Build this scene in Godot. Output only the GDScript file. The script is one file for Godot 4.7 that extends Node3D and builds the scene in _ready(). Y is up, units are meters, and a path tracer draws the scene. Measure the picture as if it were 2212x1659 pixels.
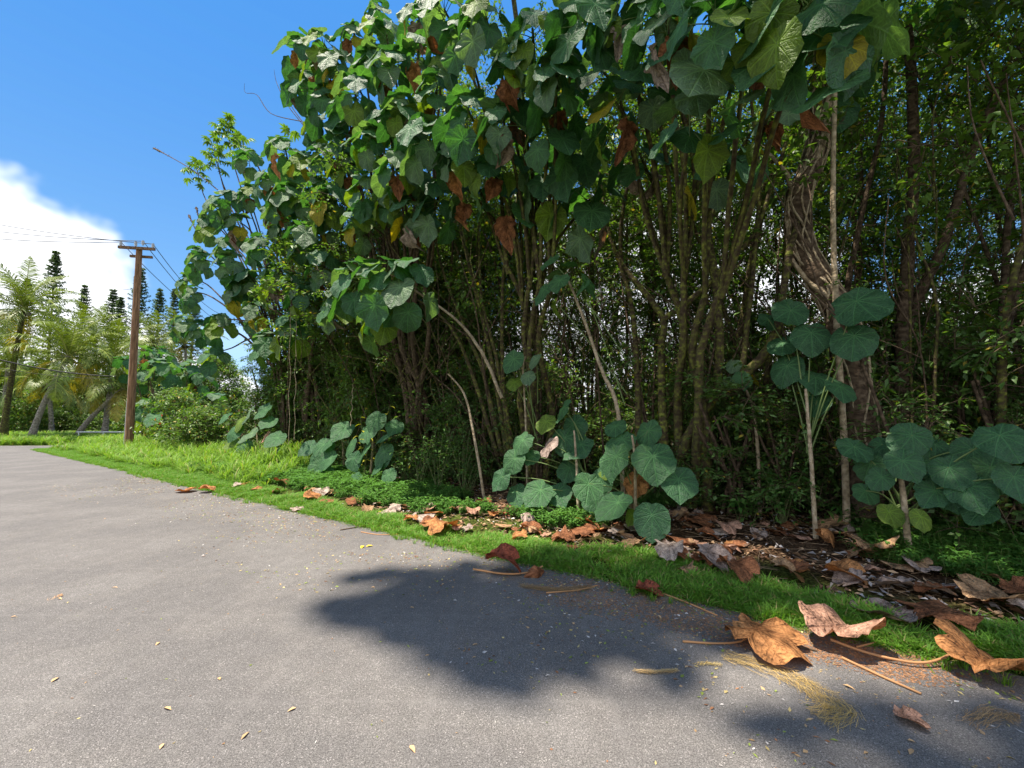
extends Node3D
# A tropical roadside: asphalt road, grassy verge with fallen leaves, a thicket of large-leaved trees, palms and a utility pole far along the road.

const EYE := Vector3(0, 1.6, 0)
const PITCH := 4.0
const FOCAL := 905.0
const EDGE := Vector3(3.1, 0, -2.68)          # a point on the road edge
const ALONG := Vector3(-0.835, 0, -0.55)      # along the road, away
const INTO := Vector3(0.55, 0, -0.835)        # from the road into the thicket
const SUN := Vector3(-0.30, 0.94, 0.04)

var rng := RandomNumberGenerator.new()
var noise := FastNoiseLite.new()
var mats := {}
var shapes := {}
var taken := {}

# ---------------------------------------------------------------- small helpers
func rf(a: float, b: float) -> float:
	return rng.randf_range(a, b)

func st(s: float, t: float, y := 0.0) -> Vector3:
	return EDGE + ALONG * s + INTO * t + Vector3(0, y, 0)

func s_of(p: Vector3) -> float:
	return (p - EDGE).dot(ALONG)

func t_of(p: Vector3) -> float:
	return (p - EDGE).dot(INTO)

func ray(px: float, py: float) -> Vector3:
	return Vector3((px - 1106.0) / FOCAL, (829.5 - py) / FOCAL, -1.0).rotated(Vector3.RIGHT, deg_to_rad(PITCH))

func on_t(px: float, py: float, t: float) -> Vector3:
	var r := ray(px, py)
	return EYE + r * ((t - t_of(EYE)) / r.dot(INTO))

func at(px: float, py: float, depth: float) -> Vector3:
	return EYE + ray(px, py) * depth

func on_ground(px: float, py: float) -> Vector3:
	var r := ray(px, py)
	var p := EYE + r * (-EYE.y / r.y)
	for k in 3:
		p = EYE + r * ((height(p) - EYE.y) / r.y)
	return p

func height(p: Vector3) -> float:
	var t := t_of(p)
	var s := s_of(p)
	var bump := noise.get_noise_2d(p.x * 40.0, p.z * 40.0) * 0.035
	if t < -7.2:
		return 0.02 + bump
	if t < 0.0:
		return 0.0
	var rise := smoothstep(0.0, 0.35, t) * 0.035 + smoothstep(0.3, 3.5, t) * 0.11 + bump * smoothstep(0.2, 1.0, t)
	if s > 15.0:
		var far := clampf((s - 15.0) / 3.0, 0.0, 1.0)
		rise = lerpf(rise, 0.0, far)
	return rise

func numbered(called: String) -> String:
	if not taken.has(called):
		taken[called] = 0
		return called
	taken[called] += 1
	return "%s_%03d" % [called, taken[called]]

func tag(o: Node3D, label: String, category: String, group := "", kind := "") -> Node3D:
	if label: o.set_meta("label", label)
	if category: o.set_meta("category", category)
	if group: o.set_meta("group", group)
	if kind: o.set_meta("kind", kind)
	return o

func base(called: String, where: Vector3, turn := 0.0) -> Node3D:
	var o := Node3D.new()
	o.name = numbered(called)
	add_child(o)
	o.position = where
	o.rotation.y = turn
	return o

func part(called: String, mesh: Mesh, parent: Node3D, xf := Transform3D(), mat: Material = null) -> MeshInstance3D:
	var o := MeshInstance3D.new()
	o.name = called
	o.mesh = mesh
	o.transform = xf
	if mat:
		o.set_surface_override_material(0, mat)
	parent.add_child(o, true)
	return o

func top(called: String, mesh: Mesh, xf := Transform3D(), mat: Material = null) -> MeshInstance3D:
	var o := MeshInstance3D.new()
	o.name = numbered(called)
	o.mesh = mesh
	o.transform = xf
	if mat:
		o.set_surface_override_material(0, mat)
	add_child(o)
	return o

func scatter(called: String, mesh: Mesh, places: Array, parent: Node3D = null, tints: Array = []) -> MultiMeshInstance3D:
	var mm := MultiMesh.new()
	mm.transform_format = MultiMesh.TRANSFORM_3D
	mm.use_colors = not tints.is_empty()
	mm.mesh = mesh
	mm.instance_count = places.size()
	for k in places.size():
		mm.set_instance_transform(k, places[k])
		if mm.use_colors:
			mm.set_instance_color(k, tints[k])
	var o := MultiMeshInstance3D.new()
	o.multimesh = mm
	if parent:
		o.name = called
		o.set_meta("kind", "stuff")
		parent.add_child(o, true)
	else:
		o.name = numbered(called)
		add_child(o)
	return o

func join(pieces: Array) -> ArrayMesh:          # pieces: [mesh, transform]; surfaces that share a material are merged
	var by := {}
	for q in pieces:
		var me: ArrayMesh = q[0]
		for k in me.get_surface_count():
			var m := me.surface_get_material(k)
			if not by.has(m):
				by[m] = SurfaceTool.new()
				by[m].set_material(m)
			by[m].append_from(me, k, q[1])
	var am := ArrayMesh.new()
	for m in by:
		by[m].commit(am)
	return am

# ---------------------------------------------------------------- mesh building
class Build:
	var v := PackedVector3Array()
	var n := PackedVector3Array()
	var u := PackedVector2Array()
	var c := PackedColorArray()
	var i := PackedInt32Array()
	var tone := Color.WHITE

	func vert(p: Vector3, nn: Vector3, uv: Vector2) -> int:
		v.append(p); n.append(nn); u.append(uv); c.append(tone)
		return v.size() - 1

	func tri(a: int, b: int, d: int) -> void:      # counter-clockwise seen from the front
		i.append(a); i.append(d); i.append(b)

	func quad(a: int, b: int, d: int, e: int) -> void:
		tri(a, b, d); tri(a, d, e)

	func tube(pts: Array, radii: Array, sides := 7, bumpy := 0.0, vscale := 1.0) -> void:
		var m := pts.size()
		var ring0 := v.size()
		var along := 0.0
		var side := Vector3.ZERO
		for k in m:
			var p: Vector3 = pts[k]
			var d: Vector3 = (pts[mini(k + 1, m - 1)] - pts[maxi(k - 1, 0)]).normalized()
			if k > 0:
				along += p.distance_to(pts[k - 1])
			if side == Vector3.ZERO:
				side = d.cross(Vector3(0.3, 0.2, 0.93)).normalized()
			side = (side - d * side.dot(d)).normalized()
			var other := d.cross(side)
			var r: float = radii[k]
			for j in sides + 1:
				var a := TAU * j / sides
				var o := side * cos(a) + other * sin(a)
				var rr := r * (1.0 + bumpy * sin(a * 3.0 + k * 1.7) * sin(k * 2.3 + a))
				vert(p + o * rr, o, Vector2(float(j) / sides, along * vscale))
		for k in m - 1:
			for j in sides:
				var a := ring0 + k * (sides + 1) + j
				var b := a + sides + 1
				quad(a, a + 1, b + 1, b)
		for e in 2:
			var k := 0 if e == 0 else m - 1
			var d: Vector3 = (pts[0] - pts[1] if e == 0 else pts[m - 1] - pts[m - 2]).normalized()
			var mid := vert(pts[k], d, Vector2(0.5, along))
			for j in sides:
				var a := ring0 + k * (sides + 1) + j
				if e == 0: tri(mid, a + 1, a)
				else: tri(mid, a, a + 1)

	func box(lo: Vector3, hi: Vector3) -> void:
		for f in [[0, 1], [0, -1], [1, 1], [1, -1], [2, 1], [2, -1]]:
			var nn := Vector3.ZERO
			nn[f[0]] = f[1]
			var ua: int = (f[0] + 1) % 3
			var va: int = (f[0] + 2) % 3
			var q := []
			for w in [[0, 0], [1, 0], [1, 1], [0, 1]]:
				var p := Vector3.ZERO
				p[f[0]] = hi[f[0]] if f[1] > 0 else lo[f[0]]
				p[ua] = hi[ua] if w[0] else lo[ua]
				p[va] = hi[va] if w[1] else lo[va]
				q.append(vert(p, nn, Vector2(w[0], w[1])))
			if f[1] > 0: quad(q[0], q[1], q[2], q[3])
			else: quad(q[0], q[3], q[2], q[1])

	# a simple folded leaf: base at p, pointing along d, facing nn; four or six triangles
	func leaflet(p: Vector3, d: Vector3, nn: Vector3, length: float, width: float, droop := 0.15, six := true) -> void:
		d = d.normalized()
		var sd := d.cross(nn).normalized()
		var up := sd.cross(d).normalized()
		var m := p + d * length * 0.45 + up * length * droop * 0.4
		var e := p + d * length - up * length * droop
		if six:
			var m2 := p + d * length * 0.75 - up * length * droop * 0.1
			var w1 := sd * width * 0.5 + up * width * 0.12
			var w2 := -sd * width * 0.5 + up * width * 0.12
			var a := vert(p, up, Vector2(0.5, 0))
			var l1 := vert(m - d * length * 0.1 + w1, (up - sd * 0.25).normalized(), Vector2(1, 0.4))
			var r1 := vert(m - d * length * 0.1 + w2, (up + sd * 0.25).normalized(), Vector2(0, 0.4))
			var c1 := vert(m, up, Vector2(0.5, 0.4))
			var l2 := vert(m2 + w1 * 0.62, (up - sd * 0.25 + d * 0.2).normalized(), Vector2(0.8, 0.75))
			var r2 := vert(m2 + w2 * 0.62, (up + sd * 0.25 + d * 0.2).normalized(), Vector2(0.2, 0.75))
			var t2 := vert(e, (up + d * 0.3).normalized(), Vector2(0.5, 1))
			tri(a, l1, c1); tri(a, c1, r1)
			quad(c1, l1, l2, t2); quad(c1, t2, r2, r1)
		else:
			var a := vert(p, up, Vector2(0.5, 0))
			var l := vert(m + sd * width * 0.5, (up - sd * 0.2).normalized(), Vector2(1, 0.5))
			var r := vert(m - sd * width * 0.5, (up + sd * 0.2).normalized(), Vector2(0, 0.5))
			var t := vert(e, (up + d * 0.3).normalized(), Vector2(0.5, 1))
			tri(a, l, t); tri(a, t, r)

	func strip(pts: Array, widths: Array, face: Vector3) -> void:    # a bent ribbon such as a grass blade
		var first := v.size()
		var m := pts.size()
		for k in m:
			var d: Vector3 = (pts[mini(k + 1, m - 1)] - pts[maxi(k - 1, 0)]).normalized()
			var sd := d.cross(face).normalized()
			var nn := sd.cross(d).normalized()
			var w: float = widths[k]
			vert(pts[k] + sd * w * 0.5, nn, Vector2(1, float(k) / (m - 1)))
			vert(pts[k] - sd * w * 0.5, nn, Vector2(0, float(k) / (m - 1)))
		for k in m - 1:
			var a := first + k * 2
			quad(a, a + 2, a + 3, a + 1)

	func commit(mat: Material, into: ArrayMesh = null) -> ArrayMesh:
		var am := into if into else ArrayMesh.new()
		if v.is_empty():
			return am
		var arr := []
		arr.resize(Mesh.ARRAY_MAX)
		arr[Mesh.ARRAY_VERTEX] = v
		arr[Mesh.ARRAY_NORMAL] = n
		arr[Mesh.ARRAY_TEX_UV] = u
		arr[Mesh.ARRAY_COLOR] = c
		arr[Mesh.ARRAY_INDEX] = i
		am.add_surface_from_arrays(Mesh.PRIMITIVE_TRIANGLES, arr)
		am.surface_set_material(am.get_surface_count() - 1, mat)
		return am

# ---------------------------------------------------------------- materials
func lin(r: float, g: float, b: float) -> Color:
	return Color(r, g, b).linear_to_srgb()

func plain(called: String, color: Color, rough := 0.8, spec := 0.4) -> StandardMaterial3D:
	var m := StandardMaterial3D.new()
	m.resource_name = called
	m.albedo_color = color
	m.roughness = rough
	m.metallic_specular = spec
	m.cull_mode = BaseMaterial3D.CULL_DISABLED
	mats[called] = m
	return m

func tinted(called: String, rough := 0.6, spec := 0.4, through := Color(0, 0, 0)) -> StandardMaterial3D:
	var m := plain(called, Color.WHITE, rough, spec)
	m.vertex_color_use_as_albedo = true
	if through != Color(0, 0, 0):
		m.backlight_enabled = true
		m.backlight = through.linear_to_srgb()
	return m

func noise_image(size: int, freq: float, seed_: int, octaves := 4, kind := FastNoiseLite.TYPE_SIMPLEX) -> Image:
	var f := FastNoiseLite.new()
	f.noise_type = kind
	f.seed = seed_
	f.frequency = freq
	f.fractal_octaves = octaves
	return f.get_seamless_image(size, size)

func ramp_image(src: Image, stops: Array, under: Image = null, mix := 0.0) -> ImageTexture:
	var g := Gradient.new()
	g.offsets = PackedFloat32Array(stops.map(func(x): return x[0]))
	g.colors = PackedColorArray(stops.map(func(x): return x[1]))
	var w := src.get_width()
	var out := Image.create(w, w, false, Image.FORMAT_RGB8)
	for y in w:
		for x in w:
			var q := src.get_pixel(x, y).r
			if under:
				q = lerpf(q, under.get_pixel(x, y).r, mix)
			out.set_pixel(x, y, g.sample(q))
	return ImageTexture.create_from_image(out)

func triplanar(m: StandardMaterial3D, scale_: float, world := true) -> StandardMaterial3D:
	m.uv1_triplanar = true
	m.uv1_world_triplanar = world
	m.uv1_scale = Vector3.ONE * scale_
	return m

func normal_from(img: Image, strength: float) -> ImageTexture:
	var h: Image = img.duplicate()
	h.convert(Image.FORMAT_RGBA8)
	h.bump_map_to_normal_map(strength)
	return ImageTexture.create_from_image(h)

# veins of a shield-shaped leaf, drawn into a grey picture; the stalk joins at (0.5, 0.36)
func vein_image(size: int, thick: float) -> Image:
	var im := Image.create(size, size, false, Image.FORMAT_RF)
	var stamp := func(p: Vector2, r: float, k: float):
		var lo := (p - Vector2(r, r) * 1.6).floor()
		var hi := (p + Vector2(r, r) * 1.6).ceil()
		for y in range(maxi(0, int(lo.y)), mini(size - 1, int(hi.y)) + 1):
			for x in range(maxi(0, int(lo.x)), mini(size - 1, int(hi.x)) + 1):
				var q := k * exp(-pow(Vector2(x, y).distance_to(p) / r, 2.0))
				if q > im.get_pixel(x, y).r:
					im.set_pixel(x, y, Color(q, q, q))
	var mid := Vector2(0.5, 0.36) * size
	for k in 9:
		var a := (k - 4) * 0.66
		var d0 := Vector2(sin(a), cos(a))
		var reach := (0.66 if k == 4 else 0.52) * size
		var steps := int(reach / 1.2)
		var p := mid
		for q in steps:
			var f := float(q) / steps
			var d := d0.rotated(-sin(a) * 0.0 + 0.28 * f * signf(a) * (0.0 if k == 4 else 1.0))
			p += d * 1.2
			stamp.call(p, thick * size * (0.010 - 0.006 * f), 1.0 - 0.35 * f)
			var every := int(steps / 7.0)
			if q > 4 and q % every == every - 1:
				for side in [-1.0, 1.0]:
					var b := p
					var len := reach * 0.34 * (1.0 - f * 0.55)
					var bs := int(len / 1.3)
					for w in bs:
						b += d.rotated(side * (0.95 - 0.35 * float(w) / bs)) * 1.3
						stamp.call(b, thick * size * 0.0042, 0.62 - 0.3 * float(w) / bs)
	return im

func make_materials() -> void:
	# big leaf: pale veins on a mottled blade
	var veins := vein_image(256, 1.45)
	var blot := noise_image(256, 0.012, 3, 4)
	var fine := noise_image(256, 0.09, 5, 3)
	var relief := Image.create(256, 256, false, Image.FORMAT_RF)
	var leaf := Image.create(256, 256, false, Image.FORMAT_RGB8)
	var dead := Image.create(256, 256, false, Image.FORMAT_RGB8)
	var grey := Image.create(256, 256, false, Image.FORMAT_RGB8)
	for y in 256:
		for x in 256:
			var q := veins.get_pixel(x, y).r
			var b := blot.get_pixel(x, y).r
			var f := fine.get_pixel(x, y).r
			relief.set_pixel(x, y, Color(1, 1, 1) * (0.55 - 0.4 * q + 0.25 * (f - 0.5) + 0.25 * (b - 0.5)))
			var g := 0.40 + 0.20 * (b - 0.5) + 0.16 * (f - 0.5)
			var tan_ := clampf((b - 0.72) * 6.0, 0.0, 1.0) * clampf((f - 0.45) * 4.0, 0.0, 1.0)
			var c := Color(g, g, g).lerp(Color(0.92, 0.93, 0.78), q * 0.75).lerp(Color(0.72, 0.5, 0.3), tan_ * 0.5)
			leaf.set_pixel(x, y, c.linear_to_srgb())
			var dg := 0.62 + 0.9 * (b - 0.5) + 0.55 * (f - 0.5)
			dead.set_pixel(x, y, Color(dg, dg * 0.93, dg * 0.86).lerp(Color(0.30, 0.20, 0.15), q * 0.45).clamp().linear_to_srgb())
			grey.set_pixel(x, y, Color(dg, dg * 0.95, dg * 0.97).lerp(Color(0.45, 0.36, 0.33), q * 0.5).clamp().linear_to_srgb())
	var leaf_t := ImageTexture.create_from_image(leaf)
	var dead_t := ImageTexture.create_from_image(dead)
	var leaf_n := normal_from(relief, 9.0)
	for d in [["leaf_green", lin(0.15, 0.38, 0.155), 0.95, Color(0.85, 1.0, 0.22), 0.46], ["leaf_blue", lin(0.11, 0.30, 0.13), 0.8, Color(0.8, 1.0, 0.25), 0.44],
			["leaf_pale", lin(0.29, 0.48, 0.26), 0.95, Color(0.85, 1.0, 0.25), 0.42], ["leaf_lime", lin(0.34, 0.54, 0.08), 1.0, Color(1.0, 1.0, 0.2), 0.45],
			["leaf_yellow", lin(0.78, 0.68, 0.05), 1.0, Color(1.0, 0.85, 0.2), 0.5]]:
		var m := plain(d[0], d[1], d[4] + 0.06, 0.42)
		m.albedo_texture = leaf_t
		m.normal_enabled = true
		m.normal_texture = leaf_n
		m.normal_scale = 1.0
		m.backlight_enabled = true
		m.backlight = (d[3] * d[2]).linear_to_srgb()
	for d in [["dead_orange", lin(0.62, 0.30, 0.12)], ["dead_brown", lin(0.38, 0.17, 0.085)], ["dead_pink", lin(0.66, 0.40, 0.29)], ["dead_tan", lin(0.58, 0.38, 0.22)], ["dead_grey", lin(0.50, 0.41, 0.37)], ["dead_pale", lin(0.62, 0.53, 0.47)], ["dead_red", lin(0.42, 0.12, 0.07)]]:
		var m := plain(d[0], d[1], 0.75, 0.3)
		m.albedo_texture = dead_t
		m.normal_enabled = true
		m.normal_texture = leaf_n
		m.normal_scale = 1.3
		m.backlight_enabled = true
		m.backlight = Color(0.35, 0.22, 0.10).linear_to_srgb()
	plain("petiole", lin(0.13, 0.19, 0.06), 0.5, 0.4)
	plain("petiole_dead", lin(0.42, 0.22, 0.10), 0.7, 0.3)
	# bark
	var bark_h := noise_image(256, 0.03, 11, 5)
	var bark_c := noise_image(256, 0.012, 12, 4)
	var m: StandardMaterial3D
	for d in [["bark_brown", [[0.25, lin(0.03, 0.02, 0.014)], [0.5, lin(0.085, 0.058, 0.038)], [0.75, lin(0.17, 0.125, 0.085)]]],
			["bark_pale", [[0.25, lin(0.16, 0.12, 0.08)], [0.5, lin(0.32, 0.25, 0.16)], [0.8, lin(0.48, 0.40, 0.29)]]],
			["bark_moss", [[0.30, lin(0.035, 0.025, 0.016)], [0.48, lin(0.075, 0.055, 0.034)], [0.58, lin(0.085, 0.085, 0.025)], [0.78, lin(0.21, 0.23, 0.045)]]],
			["bark_palm", [[0.25, lin(0.10, 0.085, 0.07)], [0.5, lin(0.25, 0.22, 0.19)], [0.75, lin(0.42, 0.39, 0.35)]]]]:
		m = plain(d[0], Color.WHITE, 0.9, 0.25)
		m.albedo_texture = ramp_image(bark_h, d[1], bark_c, 0.5)
		m.normal_enabled = true
		m.normal_texture = normal_from(bark_h, 6.0)
		triplanar(m, 1.6)
	# utility pole: long grain
	var grain := Image.create(256, 256, false, Image.FORMAT_RGB8)
	for y in 256:
		for x in 256:
			var q := bark_h.get_pixel((x * 3) % 256, (y / 10) % 256).r * 0.6 + bark_c.get_pixel(x, y).r * 0.4
			grain.set_pixel(x, y, lin(0.10, 0.052, 0.028).lerp(lin(0.42, 0.235, 0.135), clampf((q - 0.25) * 1.9, 0, 1)))
	m = plain("pole_wood", Color.WHITE, 0.85, 0.3)
	m.albedo_texture = ImageTexture.create_from_image(grain)
	m.uv1_scale = Vector3(2, 0.35, 1)
	m = plain("arm_wood", lin(0.8, 0.85, 0.85), 0.85, 0.3)
	m.albedo_texture = ImageTexture.create_from_image(grain)
	# asphalt: dark binder, grey stones, worn patches
	var agg := noise_image(1024, 0.12, 21, 5)
	var wear := noise_image(1024, 0.0045, 23, 4)
	var cellular := FastNoiseLite.new()
	cellular.noise_type = FastNoiseLite.TYPE_CELLULAR
	cellular.frequency = 0.12
	cellular.fractal_type = FastNoiseLite.FRACTAL_NONE
	cellular.cellular_return_type = FastNoiseLite.RETURN_CELL_VALUE
	var stones := cellular.get_seamless_image(1024, 1024)
	cellular.cellular_return_type = FastNoiseLite.RETURN_DISTANCE
	var gaps := cellular.get_seamless_image(1024, 1024)
	var img := Image.create(1024, 1024, false, Image.FORMAT_RGB8)
	var hgt := Image.create(1024, 1024, false, Image.FORMAT_RF)
	for y in 1024:
		for x in 1024:
			var a := agg.get_pixel(x, y).r
			var w := wear.get_pixel(x, y).r
			var k := stones.get_pixel(x, y).r
			var e := gaps.get_pixel(x, y).r
			var stone := clampf(1.0 - (e - 0.45) * 3.0, 0.0, 1.0) * clampf(0.4 + (a - 0.35) * 3.0, 0.0, 1.0)
			var q := lerpf(0.075, 0.155 + 0.085 * k * k, stone) * (0.93 + 0.14 * w)
			if k > 0.96 and stone > 0.7: q *= 1.3
			img.set_pixel(x, y, lin(q * 1.05, q * 0.985, q * 0.93))
			hgt.set_pixel(x, y, Color(1, 1, 1) * (0.2 + 0.5 * stone + 0.3 * a))
	m = plain("asphalt", Color.WHITE, 0.85, 0.35)
	m.albedo_texture = ImageTexture.create_from_image(img)
	m.normal_enabled = true
	m.normal_texture = normal_from(hgt, 5.0)
	m.normal_scale = 0.5
	triplanar(m, 1.0)
	var big := noise_image(256, 0.02, 29, 4)
	m.detail_enabled = true
	m.detail_blend_mode = BaseMaterial3D.BLEND_MODE_MUL
	m.detail_uv_layer = BaseMaterial3D.DETAIL_UV_2
	m.uv2_triplanar = true
	m.uv2_world_triplanar = true
	m.uv2_scale = Vector3.ONE * 0.13
	m.detail_albedo = ramp_image(big, [[0.25, lin(0.84, 0.84, 0.85)], [0.5, lin(0.93, 0.925, 0.92)], [0.75, lin(1, 1, 1)]])
	# soil under litter
	var soil := noise_image(512, 0.05, 31, 5)
	var soil2 := noise_image(512, 0.008, 32, 4)
	m = plain("soil", Color.WHITE, 0.95, 0.2)
	m.vertex_color_use_as_albedo = true
	m.albedo_texture = ramp_image(soil, [[0.25, lin(0.16, 0.13, 0.10)], [0.5, lin(0.55, 0.45, 0.36)], [0.62, lin(0.9, 0.76, 0.6)], [0.8, lin(1, 0.95, 0.9)]], soil2, 0.35)
	m.normal_enabled = true
	m.normal_texture = normal_from(soil, 6.0)
	triplanar(m, 0.8)
	# foliage with a colour for every leaf
	tinted("foliage", 0.45, 0.45, Color(0.9, 0.95, 0.25))
	tinted("grass_blade", 0.55, 0.4, Color(0.85, 0.9, 0.3))
	tinted("litter_bits", 0.85, 0.25)
	tinted("palm_leaf", 0.42, 0.4, Color(0.55, 0.6, 0.12))
	tinted("twig", 0.9, 0.2)
	tinted("needle", 0.7, 0.3, Color(0.3, 0.4, 0.1))
	tinted("petal", 0.6, 0.3, Color(0.6, 0.3, 0.2))
	m = plain("metal", lin(0.5, 0.52, 0.54), 0.45, 0.5)
	m.metallic = 0.6
	plain("cable", lin(0.02, 0.02, 0.022), 0.6, 0.4)
	plain("porcelain", lin(0.35, 0.36, 0.38), 0.3, 0.6)
	m = plain("conduit", lin(0.42, 0.42, 0.40), 0.5, 0.5)

# ---------------------------------------------------------------- shared shapes
# blade of a shield-shaped leaf, in its own plane: x across, -y towards the tip, z out of the face; the stalk joins at the origin
func blade(b: Build, size: float, xf: Transform3D, look: Dictionary) -> void:
	var segs := 36
	var rings := [0.10, 0.26, 0.44, 0.62, 0.80, 0.92, 1.0]
	var ph: float = look.get("phase", 0.0)
	var cup: float = look.get("cup", 0.2)
	var fold: float = look.get("fold", 0.1)
	var wave: float = look.get("wave", 0.06)
	var curl: float = look.get("curl", 0.0)
	var torn: float = look.get("torn", 0.0)
	var lobe: float = look.get("lobe", 0.26)
	var crinkle: float = look.get("crinkle", 0.0)
	var pos := func(f: float, a: float) -> Vector3:
		var tip := exp(-pow(a / 0.20, 2.0)) * 0.10
		var r := 0.5 * (0.96 + lobe * cos(a) + 0.05 * cos(2.0 * a)) + tip - 0.10 * exp(-pow((absf(a) - PI) / 0.35, 2.0))
		r *= 1.0 + 0.022 * sin(a * 13.0 + ph) + 0.03 * sin(a * 5.0 + ph * 2.0) - torn * maxf(0.0, sin(a * 3.0 + ph) * sin(a * 7.0 + ph * 3.0) - 0.1)
		r *= f
		var x := sin(a) * r
		var y := -cos(a) * r
		var z := -cup * r * r * 1.6 + fold * absf(x) * 1.2
		z += wave * f * f * (sin(a * 4.0 + ph) + 0.6 * sin(a * 7.0 - ph * 1.3))
		z -= 0.012 * f * (1.0 - f) * 4.0 * absf(sin(a * 4.5))
		if crinkle > 0.0: z += crinkle * f * (noise.get_noise_2d(x * 900.0 + ph * 50.0, y * 900.0) + 0.6 * noise.get_noise_2d(x * 2100.0, y * 2100.0 + ph * 70.0))
		if curl != 0.0:                        # roll the blade round an axis across it
			var ang := y * curl
			var rad := 1.0 / curl
			y = sin(ang) * (rad + z)
			z = cos(ang) * (rad + z) - rad
		return Vector3(x, y, z) * size
	var flat := func(f: float, a: float) -> Vector2:
		var r := 0.5 * (0.96 + lobe * cos(a) + 0.05 * cos(2.0 * a)) * f
		return Vector2(0.5 + sin(a) * r * 0.78, 0.36 + cos(a) * r * 0.78)
	var first := b.v.size()
	b.vert(xf * pos.call(0.0, 0.0), xf.basis.z.normalized(), flat.call(0.0, 0.0))
	for f in rings:
		for j in segs + 1:
			var a := -PI + TAU * j / segs
			var p: Vector3 = pos.call(f, a)
			var da: Vector3 = pos.call(f, a + 0.05) - pos.call(f, a - 0.05)
			var df: Vector3 = pos.call(f + 0.02, a) - pos.call(f - 0.02, a)
			var nn := df.cross(da).normalized()
			b.vert(xf * p, (xf.basis * nn).normalized(), flat.call(f, a))
	for j in segs:
		b.tri(first, first + 1 + j, first + 2 + j)
	for k in rings.size() - 1:
		for j in segs:
			var a := first + 1 + k * (segs + 1) + j
			var d := a + segs + 1
			b.quad(a, d, d + 1, a + 1)

# a leaf on its stalk: stalk from the origin along +z at an angle, blade hanging at its end
func stalked_leaf(rise: float, tilt: float, stalk: float, look: Dictionary) -> ArrayMesh:
	var st_ := Build.new()
	var pts := []
	var rad := []
	var e := deg_to_rad(rise)
	for k in 6:
		var f := k / 5.0
		pts.append(Vector3(0, sin(e) * f - 0.18 * f * f, cos(e) * f) * stalk)
		rad.append(lerpf(0.011, 0.006, f))
	st_.tube(pts, rad, 5)
	var bl := Build.new()
	var t := deg_to_rad(tilt)                       # 0: face up, 90: face outwards
	var z := Vector3(0, cos(t), sin(t))
	var y := Vector3(0, sin(t), -cos(t))            # the tip lies at -y
	var bas := Basis(y.cross(z), y, z)
	blade(bl, look.get("size", 0.62), Transform3D(bas, pts[5]), look)
	var am := bl.commit(mats.leaf_green)
	return st_.commit(mats.petiole, am)

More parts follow.
